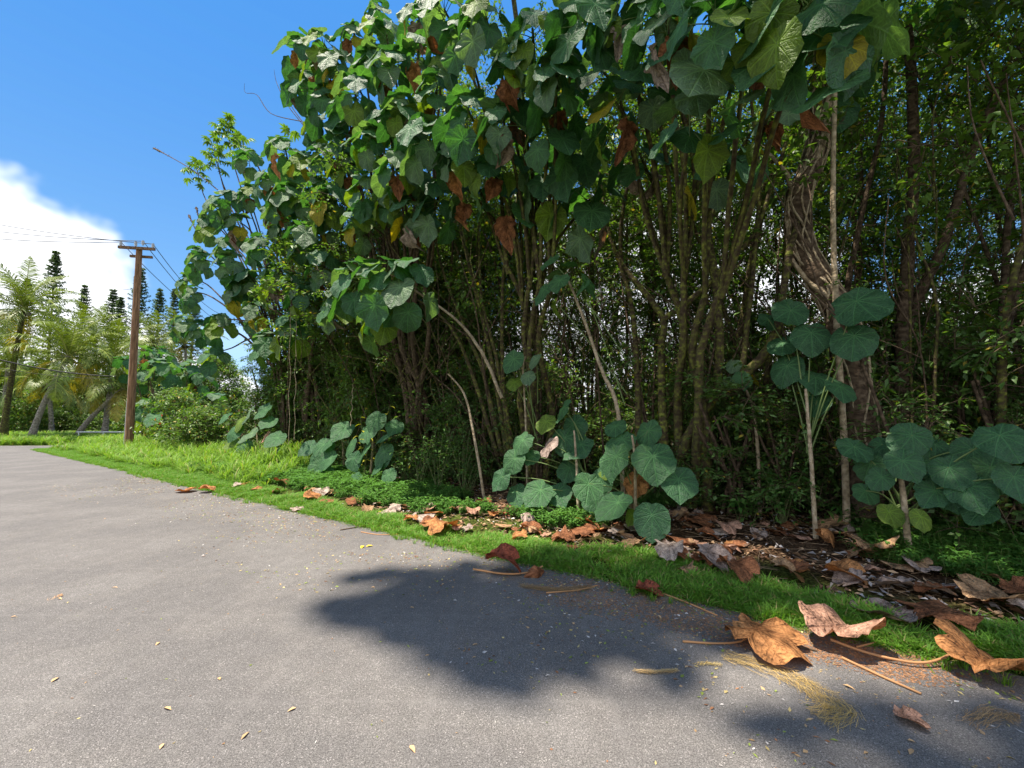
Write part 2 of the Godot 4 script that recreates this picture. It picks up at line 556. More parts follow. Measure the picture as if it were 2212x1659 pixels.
func make_shapes() -> void:
	var big := []
	for k in 18:
		var group := k % 6
		var rise: float = [68.0, 42.0, 20.0, 0.0, -22.0, -48.0][group] + rf(-8, 8)
		var tilt: float = [16.0, 36.0, 54.0, 70.0, 84.0, 100.0][group] + rf(-16, 16)
		big.append(stalked_leaf(rise, tilt, rf(0.32, 0.55), {"phase": rf(0, 9), "cup": rf(0.02, 0.30), "fold": rf(-0.25, 0.45), "torn": maxf(0.0, rf(-0.1, 0.14)), "crinkle": 0.015, "wave": rf(0.02, 0.055), "curl": rf(-0.8, 0.3), "size": rf(0.50, 0.66)}))
	shapes.leaf = big
	var flat := []
	for k in 6:
		flat.append(stalked_leaf([55.0, 40.0, 25.0][k % 3], [38.0, 58.0, 72.0][k % 3] + rf(-10, 10), rf(0.45, 0.7), {"phase": rf(0, 9), "cup": rf(0.05, 0.2), "fold": rf(-0.05, 0.12), "wave": rf(0.008, 0.025), "curl": rf(-0.4, 0.0), "size": rf(0.55, 0.66), "lobe": 0.2}))
	shapes.flat_leaf = flat
	# dead hanging leaves
	var hang := []
	for k in 4:
		hang.append(stalked_leaf(-50.0, 100.0, 0.3, {"phase": rf(0, 9), "cup": 0.7, "fold": rf(0.5, 0.9), "wave": 0.09, "curl": rf(-1.2, 1.0), "size": 0.5, "torn": 0.2}))
	shapes.hanging = hang
	# dead leaves lying face up
	var lying := []
	for k in 9:
		var b := Build.new()
		blade(b, 0.5, Transform3D(Basis(Vector3.RIGHT, -PI / 2), Vector3.ZERO), {"phase": rf(0, 9), "cup": [0.15, -0.25, 0.35, 0.12, -0.4, 0.5, 0.2, -0.1, 0.3][k], "fold": [0.08, 0.3, -0.25, 0.4, 0.15, -0.12, 0.55, 0.18, -0.4][k], "crinkle": 0.045, "wave": rf(0.02, 0.06), "curl": [0.3, 1.4, -0.9, 0.6, 2.6, -1.5, 0.8, -0.4, 1.9][k], "torn": rf(0.1, 0.5)})
		# let it rest on its lowest points
		var low := 1e9
		for p in b.v: low = minf(low, p.y)
		for q in b.v.size(): b.v[q] -= Vector3(0, low, 0)
		lying.append(b.commit(mats.dead_orange))
	shapes.lying = lying
	# sprays of small leaves
	for d in [["spray_small", 80, 0.075, 0.036, 0.50, "foliage", 0], ["spray_mid", 46, 0.125, 0.058, 0.55, "foliage", 1], ["spray_open", 40, 0.085, 0.042, 0.6, "foliage", 2]]:
		var list := []
		for k in 3:
			var b := Build.new()
			var tw := Build.new()
			tw.tone = Color(0.10, 0.075, 0.05)
			for q in 6:
				var dir := Vector3(rf(-1, 1), rf(-0.5, 0.8), rf(-1, 1)).normalized()
				var len: float = d[4] * rf(0.7, 1.0)
				var mid := dir * len * 0.5 + Vector3(0, rf(0.0, 0.08), 0)
				var end := dir * len - Vector3(0, rf(0.0, 0.12), 0)
				tw.tube([Vector3.ZERO, mid, end], [0.006, 0.004, 0.002], 3)
				for w in int(d[1] / 6.0):
					var f := rf(0.25, 1.05)
					var p := (mid * f * 2.0 if f < 0.5 else mid.lerp(end, f * 2.0 - 1.0)) + Vector3(rf(-1, 1), rf(-1, 1), rf(-1, 1)) * 0.05
					var ld := (dir * 0.5 + Vector3(rf(-1, 1), rf(-0.8, 0.3), rf(-1, 1))).normalized()
					var g := rf(0.7, 1.25)
					match d[6]:
						0: b.tone = Color(0.105 * g, 0.20 * g, 0.05 * g)
						1: b.tone = Color(0.13 * g, 0.235 * g, 0.045 * g)
						2: b.tone = Color(0.11 * g, 0.21 * g, 0.05 * g)
					if rng.randf() < 0.03: b.tone = Color(0.42, 0.33, 0.05)
					b.leaflet(p, ld, (Vector3.UP + Vector3(rf(-0.7, 0.7), 0, rf(-0.7, 0.7))).normalized(), d[2] * rf(0.7, 1.3), d[3] * rf(0.8, 1.2), rf(0.05, 0.3), d[6] == 1)
			list.append(tw.commit(mats.twig, b.commit(mats[d[5]])))
		shapes[d[0]] = list
	# fronds of palms
	var fronds := []
	for d in [[75.0, 0.6, 0], [52.0, 0.85, 0], [28.0, 1.0, 0], [5.0, 1.1, 0], [-22.0, 0.9, 1], [-50.0, 0.6, 2]]:
		for k in 2:
			fronds.append(frond(d[0] + rf(-6, 6), d[1], d[2]))
	shapes.frond = fronds
	# palmate leaf of the umbrella tree
	var pal := []
	for k in 3:
		var b := Build.new()
		var tw := Build.new()
		tw.tone = Color(0.16, 0.20, 0.07)
		tw.tube([Vector3.ZERO, Vector3(0, 0.10, 0.14), Vector3(0, 0.13, 0.30)], [0.006, 0.005, 0.004], 4)
		for q in 9:
			var a := TAU * q / 9.0 + rf(-0.12, 0.12)
			var g := rf(0.8, 1.25)
			b.tone = Color(0.12 * g, 0.22 * g, 0.045 * g)
			b.leaflet(Vector3(0, 0.13, 0.30), Vector3(sin(a), -0.35 + rf(-0.2, 0.1), cos(a)), Vector3.UP, rf(0.17, 0.26), 0.075, 0.25)
		pal.append(tw.commit(mats.twig, b.commit(mats.foliage)))
	shapes.palmate = pal
	# grass tufts and small ground plants
	var tufts := []
	for k in 4:
		var b := Build.new()
		for q in 16:
			var a := rf(0, TAU)
			var out := Vector3(cos(a), 0, sin(a))
			var h := rf(0.035, 0.13)
			var lean := rf(0.2, 1.1)
			var g := rf(0.75, 1.3)
			b.tone = Color(0.145 * g, 0.31 * g, 0.035 * g)
			if rng.randf() < 0.08: b.tone = Color(0.42 * g, 0.36 * g, 0.13 * g)
			var p := out * rf(0.0, 0.05)
			b.strip([p, p + out * h * lean * 0.35 + Vector3(0, h * 0.6, 0), p + out * h * lean + Vector3(0, h * (1.0 - lean * 0.25), 0)], [0.008, 0.007, 0.001], out)
		tufts.append(b.commit(mats.grass_blade))
	shapes.tuft = tufts
	shapes.sod = []
	for k in 6:
		var pieces := []
		for q in 26:
			var a := rf(0, TAU)
			var r := 0.19 * sqrt(rng.randf())
			var sc := rf(0.6, 1.15)
			pieces.append([tufts[q % 4], Transform3D(Basis(Vector3.UP, rf(0, TAU)).scaled(Vector3(sc * 1.1, sc, sc * 1.1)), Vector3(cos(a) * r, 0, sin(a) * r))])
		shapes.sod.append(join(pieces))
	var tall := []
	for k in 3:
		var b := Build.new()
		for q in 26:
			var a := rf(0, TAU)
			var out := Vector3(cos(a), 0, sin(a))
			var h := rf(0.4, 0.95)
			var g := rf(0.8, 1.3)
			b.tone = Color(0.19 * g, 0.33 * g, 0.05 * g)
			if rng.randf() < 0.08: b.tone = Color(0.45, 0.40, 0.16)
			var p := out * rf(0.0, 0.10)
			var reach := rf(0.15, 0.55) * h
			var pts := []
			for w in 6:
				var f := w / 5.0
				pts.append(p + out * reach * f * f * 1.2 + Vector3(0, h * (f - 0.38 * f * f * f), 0))
			b.strip(pts, [0.016, 0.018, 0.017, 0.014, 0.009, 0.001], out)
		tall.append(b.commit(mats.grass_blade))
	shapes.tall_grass = tall
	var cover := []
	for k in 4:
		var b := Build.new()
		var tw := Build.new()
		tw.tone = Color(0.16, 0.2, 0.07)
		for q in 4:
			var foot := Vector3(rf(-0.06, 0.06), 0, rf(-0.06, 0.06))
			var tip := foot + Vector3(rf(-0.06, 0.06), rf(0.06, 0.15), rf(-0.06, 0.06))
			tw.tube([foot, tip], [0.0025, 0.0015], 3)
			for w in 4:
				var p := foot.lerp(tip, 0.35 + 0.65 * w / 3.0)
				var a0 := rf(0, TAU)
				for e in 2:
					var a := a0 + e * PI + w * 1.57
					var g := rf(0.75, 1.25)
					b.tone = Color(0.10 * g, 0.235 * g, 0.045 * g)
					b.leaflet(p, Vector3(cos(a), rf(0.0, 0.5), sin(a)), Vector3.UP, rf(0.035, 0.06), rf(0.018, 0.028), 0.2)
		cover.append(tw.commit(mats.twig, b.commit(mats.foliage)))
	shapes.cover = []
	for k in 5:
		var pieces := []
		for q in 9:
			var a := rf(0, TAU)
			var r := 0.20 * sqrt(rng.randf())
			pieces.append([cover[q % 4], Transform3D(Basis(Vector3.UP, rf(0, TAU)).scaled(Vector3.ONE * rf(0.7, 1.35)), Vector3(cos(a) * r, 0, sin(a) * r))])
		shapes.cover.append(join(pieces))

func frond(rise: float, arch: float, age: int) -> ArrayMesh:
	var b := Build.new()
	var w := Build.new()
	w.tone = [Color(0.34, 0.36, 0.10), Color(0.42, 0.34, 0.10), Color(0.30, 0.19, 0.10)][age]
	var e := deg_to_rad(rise)
	var p := Vector3.ZERO
	var pts := [p]
	var rad := [0.035]
	var dirs := [Vector3(0, sin(e), cos(e))]
	var n := 20
	for k in n:
		var f := float(k + 1) / n
		e -= arch * 1.65 / n * (0.45 + 1.2 * f)
		var d := Vector3(0, sin(e), cos(e))
		p += d * 3.9 / n
		pts.append(p); rad.append(lerpf(0.035, 0.005, f)); dirs.append(d)
	w.tube(pts, rad, 4)
	for k in range(3, 74):
		var f := k / 74.0
		var x := f * n
		var i0 := int(x)
		var q: Vector3 = pts[i0].lerp(pts[mini(i0 + 1, n)], x - i0)
		var d: Vector3 = dirs[i0]
		var up := Vector3.RIGHT.cross(d).normalized() * -1.0
		for side in [-1.0, 1.0]:
			if rng.randf() < 0.07: continue
			var len := 0.95 * sin(PI * clampf(f * 0.86 + 0.12, 0, 1)) * rf(0.8, 1.05)
			var out: Vector3 = (Vector3.RIGHT * side * 0.8 + d * rf(0.5, 0.8) + up * rf(-0.15, 0.25)).normalized()
			var hang := Vector3(0, -1, 0) * len * rf(0.25, 0.55)
			var g := rf(0.75, 1.3)
			match age:
				0: b.tone = Color(0.15 * g, 0.20 * g, 0.035 * g)
				1: b.tone = Color(0.36 * g, 0.29 * g, 0.05 * g)
				2: b.tone = Color(0.30 * g, 0.19 * g, 0.09 * g)
			var m: Vector3 = q + out * len * 0.5 - Vector3(0, len * 0.05, 0)
			b.strip([q, m, q + out * len * 0.92 + hang], [0.03, 0.042, 0.004], d.cross(out).normalized() + Vector3(0, 0.05, 0))
	return w.commit(mats.twig, b.commit(mats.palm_leaf))

func smooth(pts: Array, per := 5) -> Array:     # a curve through the points
	var out := []
	for k in pts.size() - 1:
		var a: Vector3 = pts[maxi(k - 1, 0)]
		var b: Vector3 = pts[k]
		var c: Vector3 = pts[k + 1]
		var d: Vector3 = pts[mini(k + 2, pts.size() - 1)]
		for j in per:
			out.append(b.cubic_interpolate(c, a, d, float(j) / per))
	out.append(pts[-1])
	return out

func limb(b: Build, pts: Array, r0: float, r1: float, sides := 7, rough := 0.12) -> void:
	var c := smooth(pts)
	var rad := []
	for k in c.size():
		var f := float(k) / (c.size() - 1)
		rad.append(lerpf(r0, r1, f))
		if k > 0 and k < c.size() - 1:
			c[k] += Vector3(rf(-1, 1), 0, rf(-1, 1)) * r0 * rough * 1.4
	b.tube(c, rad, sides, rough * 0.35)

# ---------------------------------------------------------------- the scene
func _ready() -> void:
	rng.seed = 20240611
	noise.seed = 7
	noise.frequency = 0.01
	var cam := Camera3D.new()
	cam.name = "camera"
	cam.position = EYE
	cam.rotation.x = deg_to_rad(PITCH)
	cam.fov = rad_to_deg(2.0 * atan(829.5 / FOCAL))
	cam.far = 600.0
	add_child(cam)
	cam.current = true
	var env := Environment.new()
	env.background_mode = Environment.BG_SKY
	env.sky = Sky.new()
	env.sky.sky_material = make_sky()
	env.tonemap_mode = Environment.TONE_MAPPER_LINEAR
	env.tonemap_exposure = 2.35
	env.sdfgi_enabled = true
	env.ssao_enabled = true
	env.ssil_enabled = true
	var we := WorldEnvironment.new()
	we.name = "environment"
	we.environment = env
	add_child(we)
	var sun := DirectionalLight3D.new()
	sun.name = "sun"
	sun.light_energy = 1.5
	sun.light_angular_distance = 0.7
	sun.light_color = Color(1.0, 0.96, 0.90)
	sun.shadow_enabled = true
	add_child(sun)
	sun.look_at_from_position(SUN * 50.0, Vector3.ZERO, Vector3.FORWARD)

	make_materials()
	make_shapes()
	make_ground()
	make_far_side()
	make_pole()
	make_thicket()
	make_big_trees()
	make_saplings()
	make_undergrowth()
	make_verge()
	make_fallen()

func make_sky() -> Material:
	var w := 2048
	var h := 1024
	var bytes := PackedByteArray()
	bytes.resize(w * h * 3)
	var f := FastNoiseLite.new()
	f.seed = 5
	f.frequency = 1.0
	f.fractal_octaves = 5
	f.fractal_gain = 0.55
	# heaps of cloud: direction of the middle, half width, height (all in radians)
	var heaps := []
	var c0 := ray(-60, 700)
	heaps.append([-1.07, -0.02, 0.43, 0.45])
	var c1 := ray(330, 640)
	heaps.append([atan2(c1.x, -c1.z), 0.0, 0.20, 0.135])
	for k in 11:  # further clouds, mostly out of view, added to make the shade less blue
		heaps.append([-1.9 - k * 0.40 + 0.15 * sin(k * 5.0), 0.0, 0.36 + 0.10 * sin(k * 2.7), 0.40 + 0.16 * sin(k * 1.9 + 0.5)])
	for k in 7:  # high clouds out of view, added to whiten the skylight
		heaps.append([-1.9 - k * 0.42, 0.70 + 0.10 * sin(k * 2.3), 0.36, 0.17])
	var row := PackedFloat32Array()
	for y in h:
		var el := (0.5 - (y + 0.5) / h) * PI
		var base_c := Color(0.036, 0.148, 0.385).lerp(Color(0.19, 0.34, 0.49), pow(1.0 - clampf(el / 1.3, 0, 1), 4.0))
		if el < 0.0:
			base_c = Color(0.16, 0.18, 0.13)
		for x in w:
			var az := wrapf((x + 0.5) / w * TAU, -PI, PI)      # 0 is -z, growing to +x
			var c := base_c
			if el > -0.02 and el < 1.25:
				var best := 0.0
				var depth := 0.0
				for q in heaps:
					var dx: float = wrapf(az - q[0], -PI, PI) / q[2]
					if absf(dx) > 1.5: continue
					var dy: float = (el - q[1]) / q[3]
					var lump := 1.0 - sqrt(dx * dx + dy * dy)
					if lump > -0.45 and lump > best - 0.5:
						best = maxf(best, lump + 0.5)
						depth = maxf(depth, lump)
				if best > 0.05:
					var nz := f.get_noise_3d(sin(az) * 4.0, el * 4.6, cos(az) * 4.0)
					var edge := clampf((best - 0.5 + nz * 0.17) * 10.0, 0.0, 1.0)
					edge = edge * edge * (3.0 - 2.0 * edge)
					var g := 0.66 + 0.06 * f.get_noise_3d(sin(az) * 2.2 + 7.0, el * 3.0, cos(az) * 2.2)
					c = c.lerp(Color(g * 0.97, g * 0.99, g * 1.03), edge)
			c = c.clamp().linear_to_srgb()
			var o := (y * w + x) * 3
			bytes[o] = int(clampf(c.r, 0, 1) * 255.0)
			bytes[o + 1] = int(clampf(c.g, 0, 1) * 255.0)
			bytes[o + 2] = int(clampf(c.b, 0, 1) * 255.0)
	var im := Image.create_from_data(w, h, false, Image.FORMAT_RGB8, bytes)
	var m := PanoramaSkyMaterial.new()
	m.panorama = ImageTexture.create_from_image(im)
	return m

# ---------------------------------------------------------------- ground and road
func make_ground() -> void:
	var ss := []
	var x := -90.0
	while x < 130.0:
		ss.append(x)
		x += 0.4 if x > -5.0 and x < 16.0 else (2.0 if x > -20.0 and x < 40.0 else 10.0)
	var ts := []
	x = -90.0
	while x < 130.0:
		ts.append(x)
		x += 0.2 if x > -0.5 and x < 6.0 else (0.9 if x > -9.0 and x < 20.0 else 8.0)
	for q in [0.0, -7.3]:
		ts.append(q)
	ts.sort()
	var b := Build.new()
	for t in ts:
		for s in ss:
			var p := st(s, t)
			p.y = height(p) - 0.012
			if t <= 0.05 and t >= -7.25: p.y = -0.03
			if s > 17.0 and t < 3.0 : p.y = -0.03
			var brown := Color(0.105, 0.072, 0.048)
			var green := Color(0.085, 0.13, 0.03)
			var k := smoothstep(0.9, 1.5, t + noise.get_noise_2d(p.x * 60, p.z * 60) * 0.8) if t < 9.0 else 1.0 - smoothstep(13.0, 17.0, t)
			if s > 11.0 and t < 9.0: k *= 1.0 - smoothstep(11.0, 14.0, s)
			b.tone = green.lerp(brown, k)
			b.vert(p, Vector3.UP, Vector2(s, t))
	var nx := ss.size()
	for j in ts.size() - 1:
		for i in nx - 1:
			var a := j * nx + i
			b.quad(a, a + nx, a + nx + 1, a + 1)
	for k in b.n.size():
		b.n[k] = Vector3.ZERO
	for k in range(0, b.i.size(), 3):
		var p0 := b.v[b.i[k]]
		var nn := (b.v[b.i[k + 1]] - p0).cross(b.v[b.i[k + 2]] - p0)
		if nn.y < 0.0: nn = -nn
		for q in 3: b.n[b.i[k + q]] += nn
	for k in b.n.size(): b.n[k] = b.n[k].normalized()
	tag(top("ground", b.commit(mats.soil)), "", "", "", "structure")
	# the road: one sheet with an uneven edge that bends away behind the pole
	var poly := PackedVector2Array()
	var s := -40.0
	while s < 21.3:
		var p := st(s, noise.get_noise_1d(s * 55.0) * 0.09 + noise.get_noise_1d(s * 260.0) * 0.03)
		poly.append(Vector2(p.x, p.z))
		s += 0.15 if s > -4.0 else 3.0
	for q in [Vector2(-14.6, -17.3), Vector2(-8, -18.6), Vector2(-8, -22.6), Vector2(-15.5, -21.6), Vector2(-22, -21.0), Vector2(-40, -20.8), Vector2(-70, -21.5), Vector2(-70, -12)]:
		pass
	for q in [Vector2(-19.4, -18.2), Vector2(-17.0, -19.0), Vector2(-10.0, -23.0), Vector2(-13.0, -27.0), Vector2(-19.0, -22.2), Vector2(-23.5, -20.9), Vector2(-40, -20.4), Vector2(-70, -20.0), Vector2(-70, -12.5)]:
		poly.append(q)
	for q in [[22.0, -7.0], [10.0, -7.1], [-10.0, -7.0], [-40.0, -7.0]]:
		var p := st(q[0], q[1])
		poly.append(Vector2(p.x, p.z))
	var rb := Build.new()
	for q in poly: rb.vert(Vector3(q.x, 0.0, q.y), Vector3.UP, q)
	var ids := Geometry2D.triangulate_polygon(poly)
	for k in range(0, ids.size(), 3):
		var a := poly[ids[k]]
		var turn := (poly[ids[k + 1]] - a).cross(poly[ids[k + 2]] - a)
		if turn > 0.0: rb.tri(ids[k], ids[k + 2], ids[k + 1])
		else: rb.tri(ids[k], ids[k + 1], ids[k + 2])
	tag(top("road", rb.commit(mats.asphalt)), "", "", "", "structure")

# ---------------------------------------------------------------- palms, pines and trees across the road
func palm(px: float, py: float, fx: float, fy: float, depth: float, label: String, n_fronds := 18, dark := false, size := 1.0) -> void:
	var crown := at(px, py, depth)
	var foot := at(fx, fy, depth)
	foot.y = 0.0
	var o := base("coconut_palm", foot)
	tag(o, label, "palm tree", "coconut palms across the road")
	var b := Build.new()
	var top_ := crown - foot
	var pts := []
	var rad := []
	for k in 25:
		var f := k / 24.0
		var p := top_ * f
		p.x = top_.x * pow(f, 1.35)
		p.z = top_.z * pow(f, 1.35)
		pts.append(p)
		rad.append((lerpf(0.155, 0.105, f) + 0.10 * exp(-f * 14.0)) * (1.0 + 0.05 * (k % 2)))
	b.tube(pts, rad, 10, 0.04)
	part("trunk", b.commit(mats.bark_moss if dark else mats.bark_palm), o)
	for k in n_fronds:
		var f := float(k) / n_fronds
		var which := clampi(int(f * 4.6), 0, 4) * 2 + k % 2
		var yaw := k * 2.39996 + rf(-0.2, 0.2)
		var xf := Transform3D(Basis(Vector3.UP, yaw) * Basis(Vector3.RIGHT, rf(-0.12, 0.12)).scaled(Vector3.ONE * size * rf(0.85, 1.08)), top_ + Vector3(0, 0.05 - 0.2 * f, 0))
		part("frond", shapes.frond[which], o, xf)
	var nuts := Build.new()
	for k in 5:
		var a := k * 1.3
		var c := top_ + Vector3(cos(a) * 0.22, -0.35 - 0.07 * (k % 2), sin(a) * 0.22)
		nuts.tube([c + Vector3(0, 0.13, 0), c + Vector3(0, 0.06, 0), c - Vector3(0, 0.06, 0), c - Vector3(0, 0.13, 0)], [0.03, 0.11, 0.11, 0.03], 7)
	part("coconuts", nuts.commit(mats.bark_palm if dark else mats.bark_moss), o)

func leafy_tree(called: String, label: String, category: String, group: String, foot: Vector3, tall: float, wide: float, low: float, spray: String, count: int, scale_: float, bark := "bark_brown") -> Node3D:
	var o := base(called, foot, rf(0, TAU))
	tag(o, label, category, group)
	var key := "%s_%s" % [called, spray]
	if not shapes.has(key): shapes[key] = []
	if shapes[key].size() < 4:
		shapes[key].append([leafy_shape(tall, wide, low, spray, count, scale_, bark), tall, wide])
	var kept: Array = shapes[key][rng.randi_range(0, shapes[key].size() - 1)]
	var xf := Transform3D(Basis().scaled(Vector3(wide / kept[2], tall / kept[1], wide / kept[2])))
	part("trunk", kept[0][0], o, xf)
	part("crown", kept[0][1], o, xf)
	return o

func leafy_shape(tall: float, wide: float, low: float, spray: String, count: int, scale_: float, bark: String) -> Array:
	var b := Build.new()
	for k in 4 + int(tall / 4.0):
		var a := rf(0, TAU)
		var tip := Vector3(cos(a) * wide * rf(0.2, 0.75), tall * rf(0.6, 0.95), sin(a) * wide * rf(0.2, 0.75))
		limb(b, [Vector3(rf(-0.1, 0.1), -0.05, rf(-0.1, 0.1)), Vector3(tip.x * 0.2, tall * 0.3, tip.z * 0.2), tip * Vector3(0.6, 0.68, 0.6), tip], 0.012 * tall * rf(0.8, 1.2), 0.015, 6)
	var pieces := []
	for k in count:
		var a := rf(0, TAU)
		var y := rf(low, 1.0)
		var rr := wide * sqrt(rng.randf()) * (0.35 + 0.65 * sin(PI * clampf((y - low) / (1.0 - low) * 0.8 + 0.15, 0, 1)))
		var p := Vector3(cos(a) * rr, y * tall, sin(a) * rr)
		pieces.append([shapes[spray][k % 3], Transform3D(Basis.from_euler(Vector3(rf(-0.5, 0.5), rf(0, TAU), rf(-0.5, 0.5))).scaled(Vector3.ONE * scale_ * rf(0.75, 1.3)), p)])
	return [b.commit(mats[bark]), join(pieces)]

func make_far_side() -> void:
	palm(52, 665, 8, 928, 26.0, "tallest dark-trunked coconut palm leaning beside the far road edge", 22, true)
	palm(148, 768, 68, 945, 25.0, "coconut palm with slender pale grey trunk leaning away from the pole", 20)
	palm(268, 838, 165, 945, 26.5, "coconut palm with bent trunk just in front of the pipe rail", 18, false, 0.85)
	palm(248, 770, 225, 945, 27.0, "short-trunked coconut palm close behind the wooden utility pole", 16, false, 0.85)
	palm(104, 828, 112, 925, 31.0, "coconut palm behind the slender pale-trunked palm", 16, false, 0.9)
	palm(188, 800, 200, 925, 34.0, "coconut palm half hidden behind the bent-trunked palm", 16, false, 1.0)
	palm(18, 780, 4, 925, 33.0, "coconut palm behind the tallest dark-trunked palm", 16, false, 1.05)
	for d in [[330, 740, 42.0], [400, 742, 44.0], [205, 730, 44.0], [-40, 742, 42.0]]:
		palm(d[0], d[1], d[0] + 4, 925, d[2], "distant coconut palm in the row below the tall pines", 16, false, 1.15)
	# tall narrow pines on the skyline
	var pines := [pine_mesh(1), pine_mesh(2), pine_mesh(3), pine_mesh(4)]
	var spots := [[122, 540, 70.0], [306, 575, 75.0], [346, 620, 78.0], [378, 622, 84.0], [262, 640, 80.0], [246, 622, 88.0], [184, 612, 90.0], [60, 600, 95.0], [420, 640, 88.0]]
	for k in spots.size():
		var d: Array = spots[k]
		var tip := at(d[0], d[1], d[2])
		var o := base("columnar_pine", Vector3(tip.x, 0, tip.z), k * 1.3)
		tag(o, "tall narrow pine with short level branches standing behind the palms", "pine tree", "pines on the skyline")
		var sc := tip.y / 30.0
		part("trunk", pines[k % 4][0], o, Transform3D(Basis().scaled(Vector3(sc, sc, sc))))
		part("crown", pines[k % 4][1], o, Transform3D(Basis().scaled(Vector3(sc * (0.85 + 0.3 * fmod(k * 0.37, 1.0)), sc, sc))))
	# broad trees and shrubs behind the palms
	for k in 9:
		var p := at(-30 + k * 62 + rf(-15, 15), 880, rf(40.0, 50.0))
		leafy_tree("broad_tree", "rounded leafy tree behind the coconut palms", "tree", "leafy trees behind the palms", Vector3(p.x, 0, p.z), rf(4.5, 7.0), rf(2.6, 3.6), 0.12, "spray_mid", 420, 1.55)
	for k in 12:
		var p := at(-40 + k * 32 + rf(-10, 10), 880, rf(30.0, 37.0))
		leafy_tree("roadside_shrub", "sunlit green shrub growing below the coconut palms", "shrub", "shrubs below the palms", Vector3(p.x, 0, p.z), rf(1.4, 2.6), rf(1.1, 1.7), 0.03, "spray_mid", 130, 1.1)
	# far woods seen through the thicket
	for k in 16:
		var p := at(480 + k * 125 + rf(-40, 40), 880, rf(48.0, 62.0))
		leafy_tree("distant_tree", "distant leafy tree glimpsed through gaps in the thicket", "tree", "distant trees behind the thicket", Vector3(p.x, 0, p.z), rf(4.0, 7.0), rf(3.0, 4.5), 0.05, "spray_mid", 260, 2.1)
	# grass under the palms
	var places := [[], [], []]
	for k in 1500:
		var p := at(rf(-120, 330), 900, rf(21.5, 30.0))
		p.y = -0.03
		places[k % 3].append(Transform3D(Basis(Vector3.UP, rf(0, TAU)).scaled(Vector3(1.3, rf(0.35, 0.9), 1.3)), p))
	for k in 3:
		tag(scatter("palm_grove_grass", shapes.tall_grass[k], places[k]), "rough green grass growing around the palm trunks", "grass", "grass below the palms", "stuff")
	# pipe rail beside the palms
	var l := at(170, 940, 24.6)
	var r := at(330, 937, 24.6)
	l.y = 0.0; r.y = 0.0
	var rail := base("pipe_rail", l)
	tag(rail, "low grey metal pipe rail in the grass by the palm trunks", "rail")
	var b := Build.new()
	b.tube([Vector3(-0.1, 0.5, 0), r - l + Vector3(0.1, 0.5, 0)], [0.045, 0.045], 8)
	part("bar", b.commit(mats.metal), rail)
	for k in 4:
		b = Build.new()
		var p := (r - l) * k / 3.0
		b.tube([p - Vector3(0, 0.05, 0), p + Vector3(0, 0.5, 0)], [0.04, 0.04], 8)
		part("post", b.commit(mats.metal), rail)
	# a fallen frond in the grass
	var ff := at(20, 944, 23.2)
	ff.y = 0.25
	var fo := top("fallen_frond", shapes.frond[10], Transform3D(Basis(Vector3.UP, 1.2) * Basis(Vector3.RIGHT, -0.75) * Basis().scaled(Vector3.ONE * 0.6), ff))
	tag(fo, "dry grey palm frond fallen beside the dark-trunked palm", "palm frond")

func pine_mesh(k: int) -> Array:
	rng.seed = 500 + k
	var b := Build.new()
	b.tone = Color(0.12, 0.09, 0.07)
	b.tube([Vector3(0, -0.1, 0), Vector3(0, 14, 0), Vector3(0, 29.6, 0)], [0.35, 0.22, 0.03], 6)
	var c := Build.new()
	var y := 5.0
	while y < 29.7:
		var f := (y - 5.0) / 25.0
		var reach := minf(2.6, 0.22 + 0.21 * (30.0 - y)) * rf(0.8, 1.15)
		for q in 6:
			var a := TAU * q / 6.0 + y * 1.7 + rf(-0.25, 0.25)
			if rng.randf() < 0.12: continue
			var out := Vector3(cos(a), 0, sin(a))
			var len := reach * rf(0.65, 1.1)
			for w in 10:
				var g := w / 9.0
				var p := Vector3(0, y, 0) + out * len * g + Vector3(0, len * (0.30 * g * g - 0.02), 0)
				var e := rf(0.7, 1.3)
				c.tone = Color(0.12 * e, 0.175 * e, 0.085 * e)
				for z in 3:
					var dd := (out * 0.5 + Vector3(rf(-1, 1), rf(-0.7, 0.6), rf(-1, 1))).normalized()
					c.leaflet(p, dd, Vector3(rf(-1, 1), 1, rf(-1, 1)).normalized(), rf(0.3, 0.55), 0.12, 0.35, false)
		y += lerpf(0.95, 0.55, f) * rf(0.8, 1.2)
	return [b.commit(mats.twig), c.commit(mats.needle)]

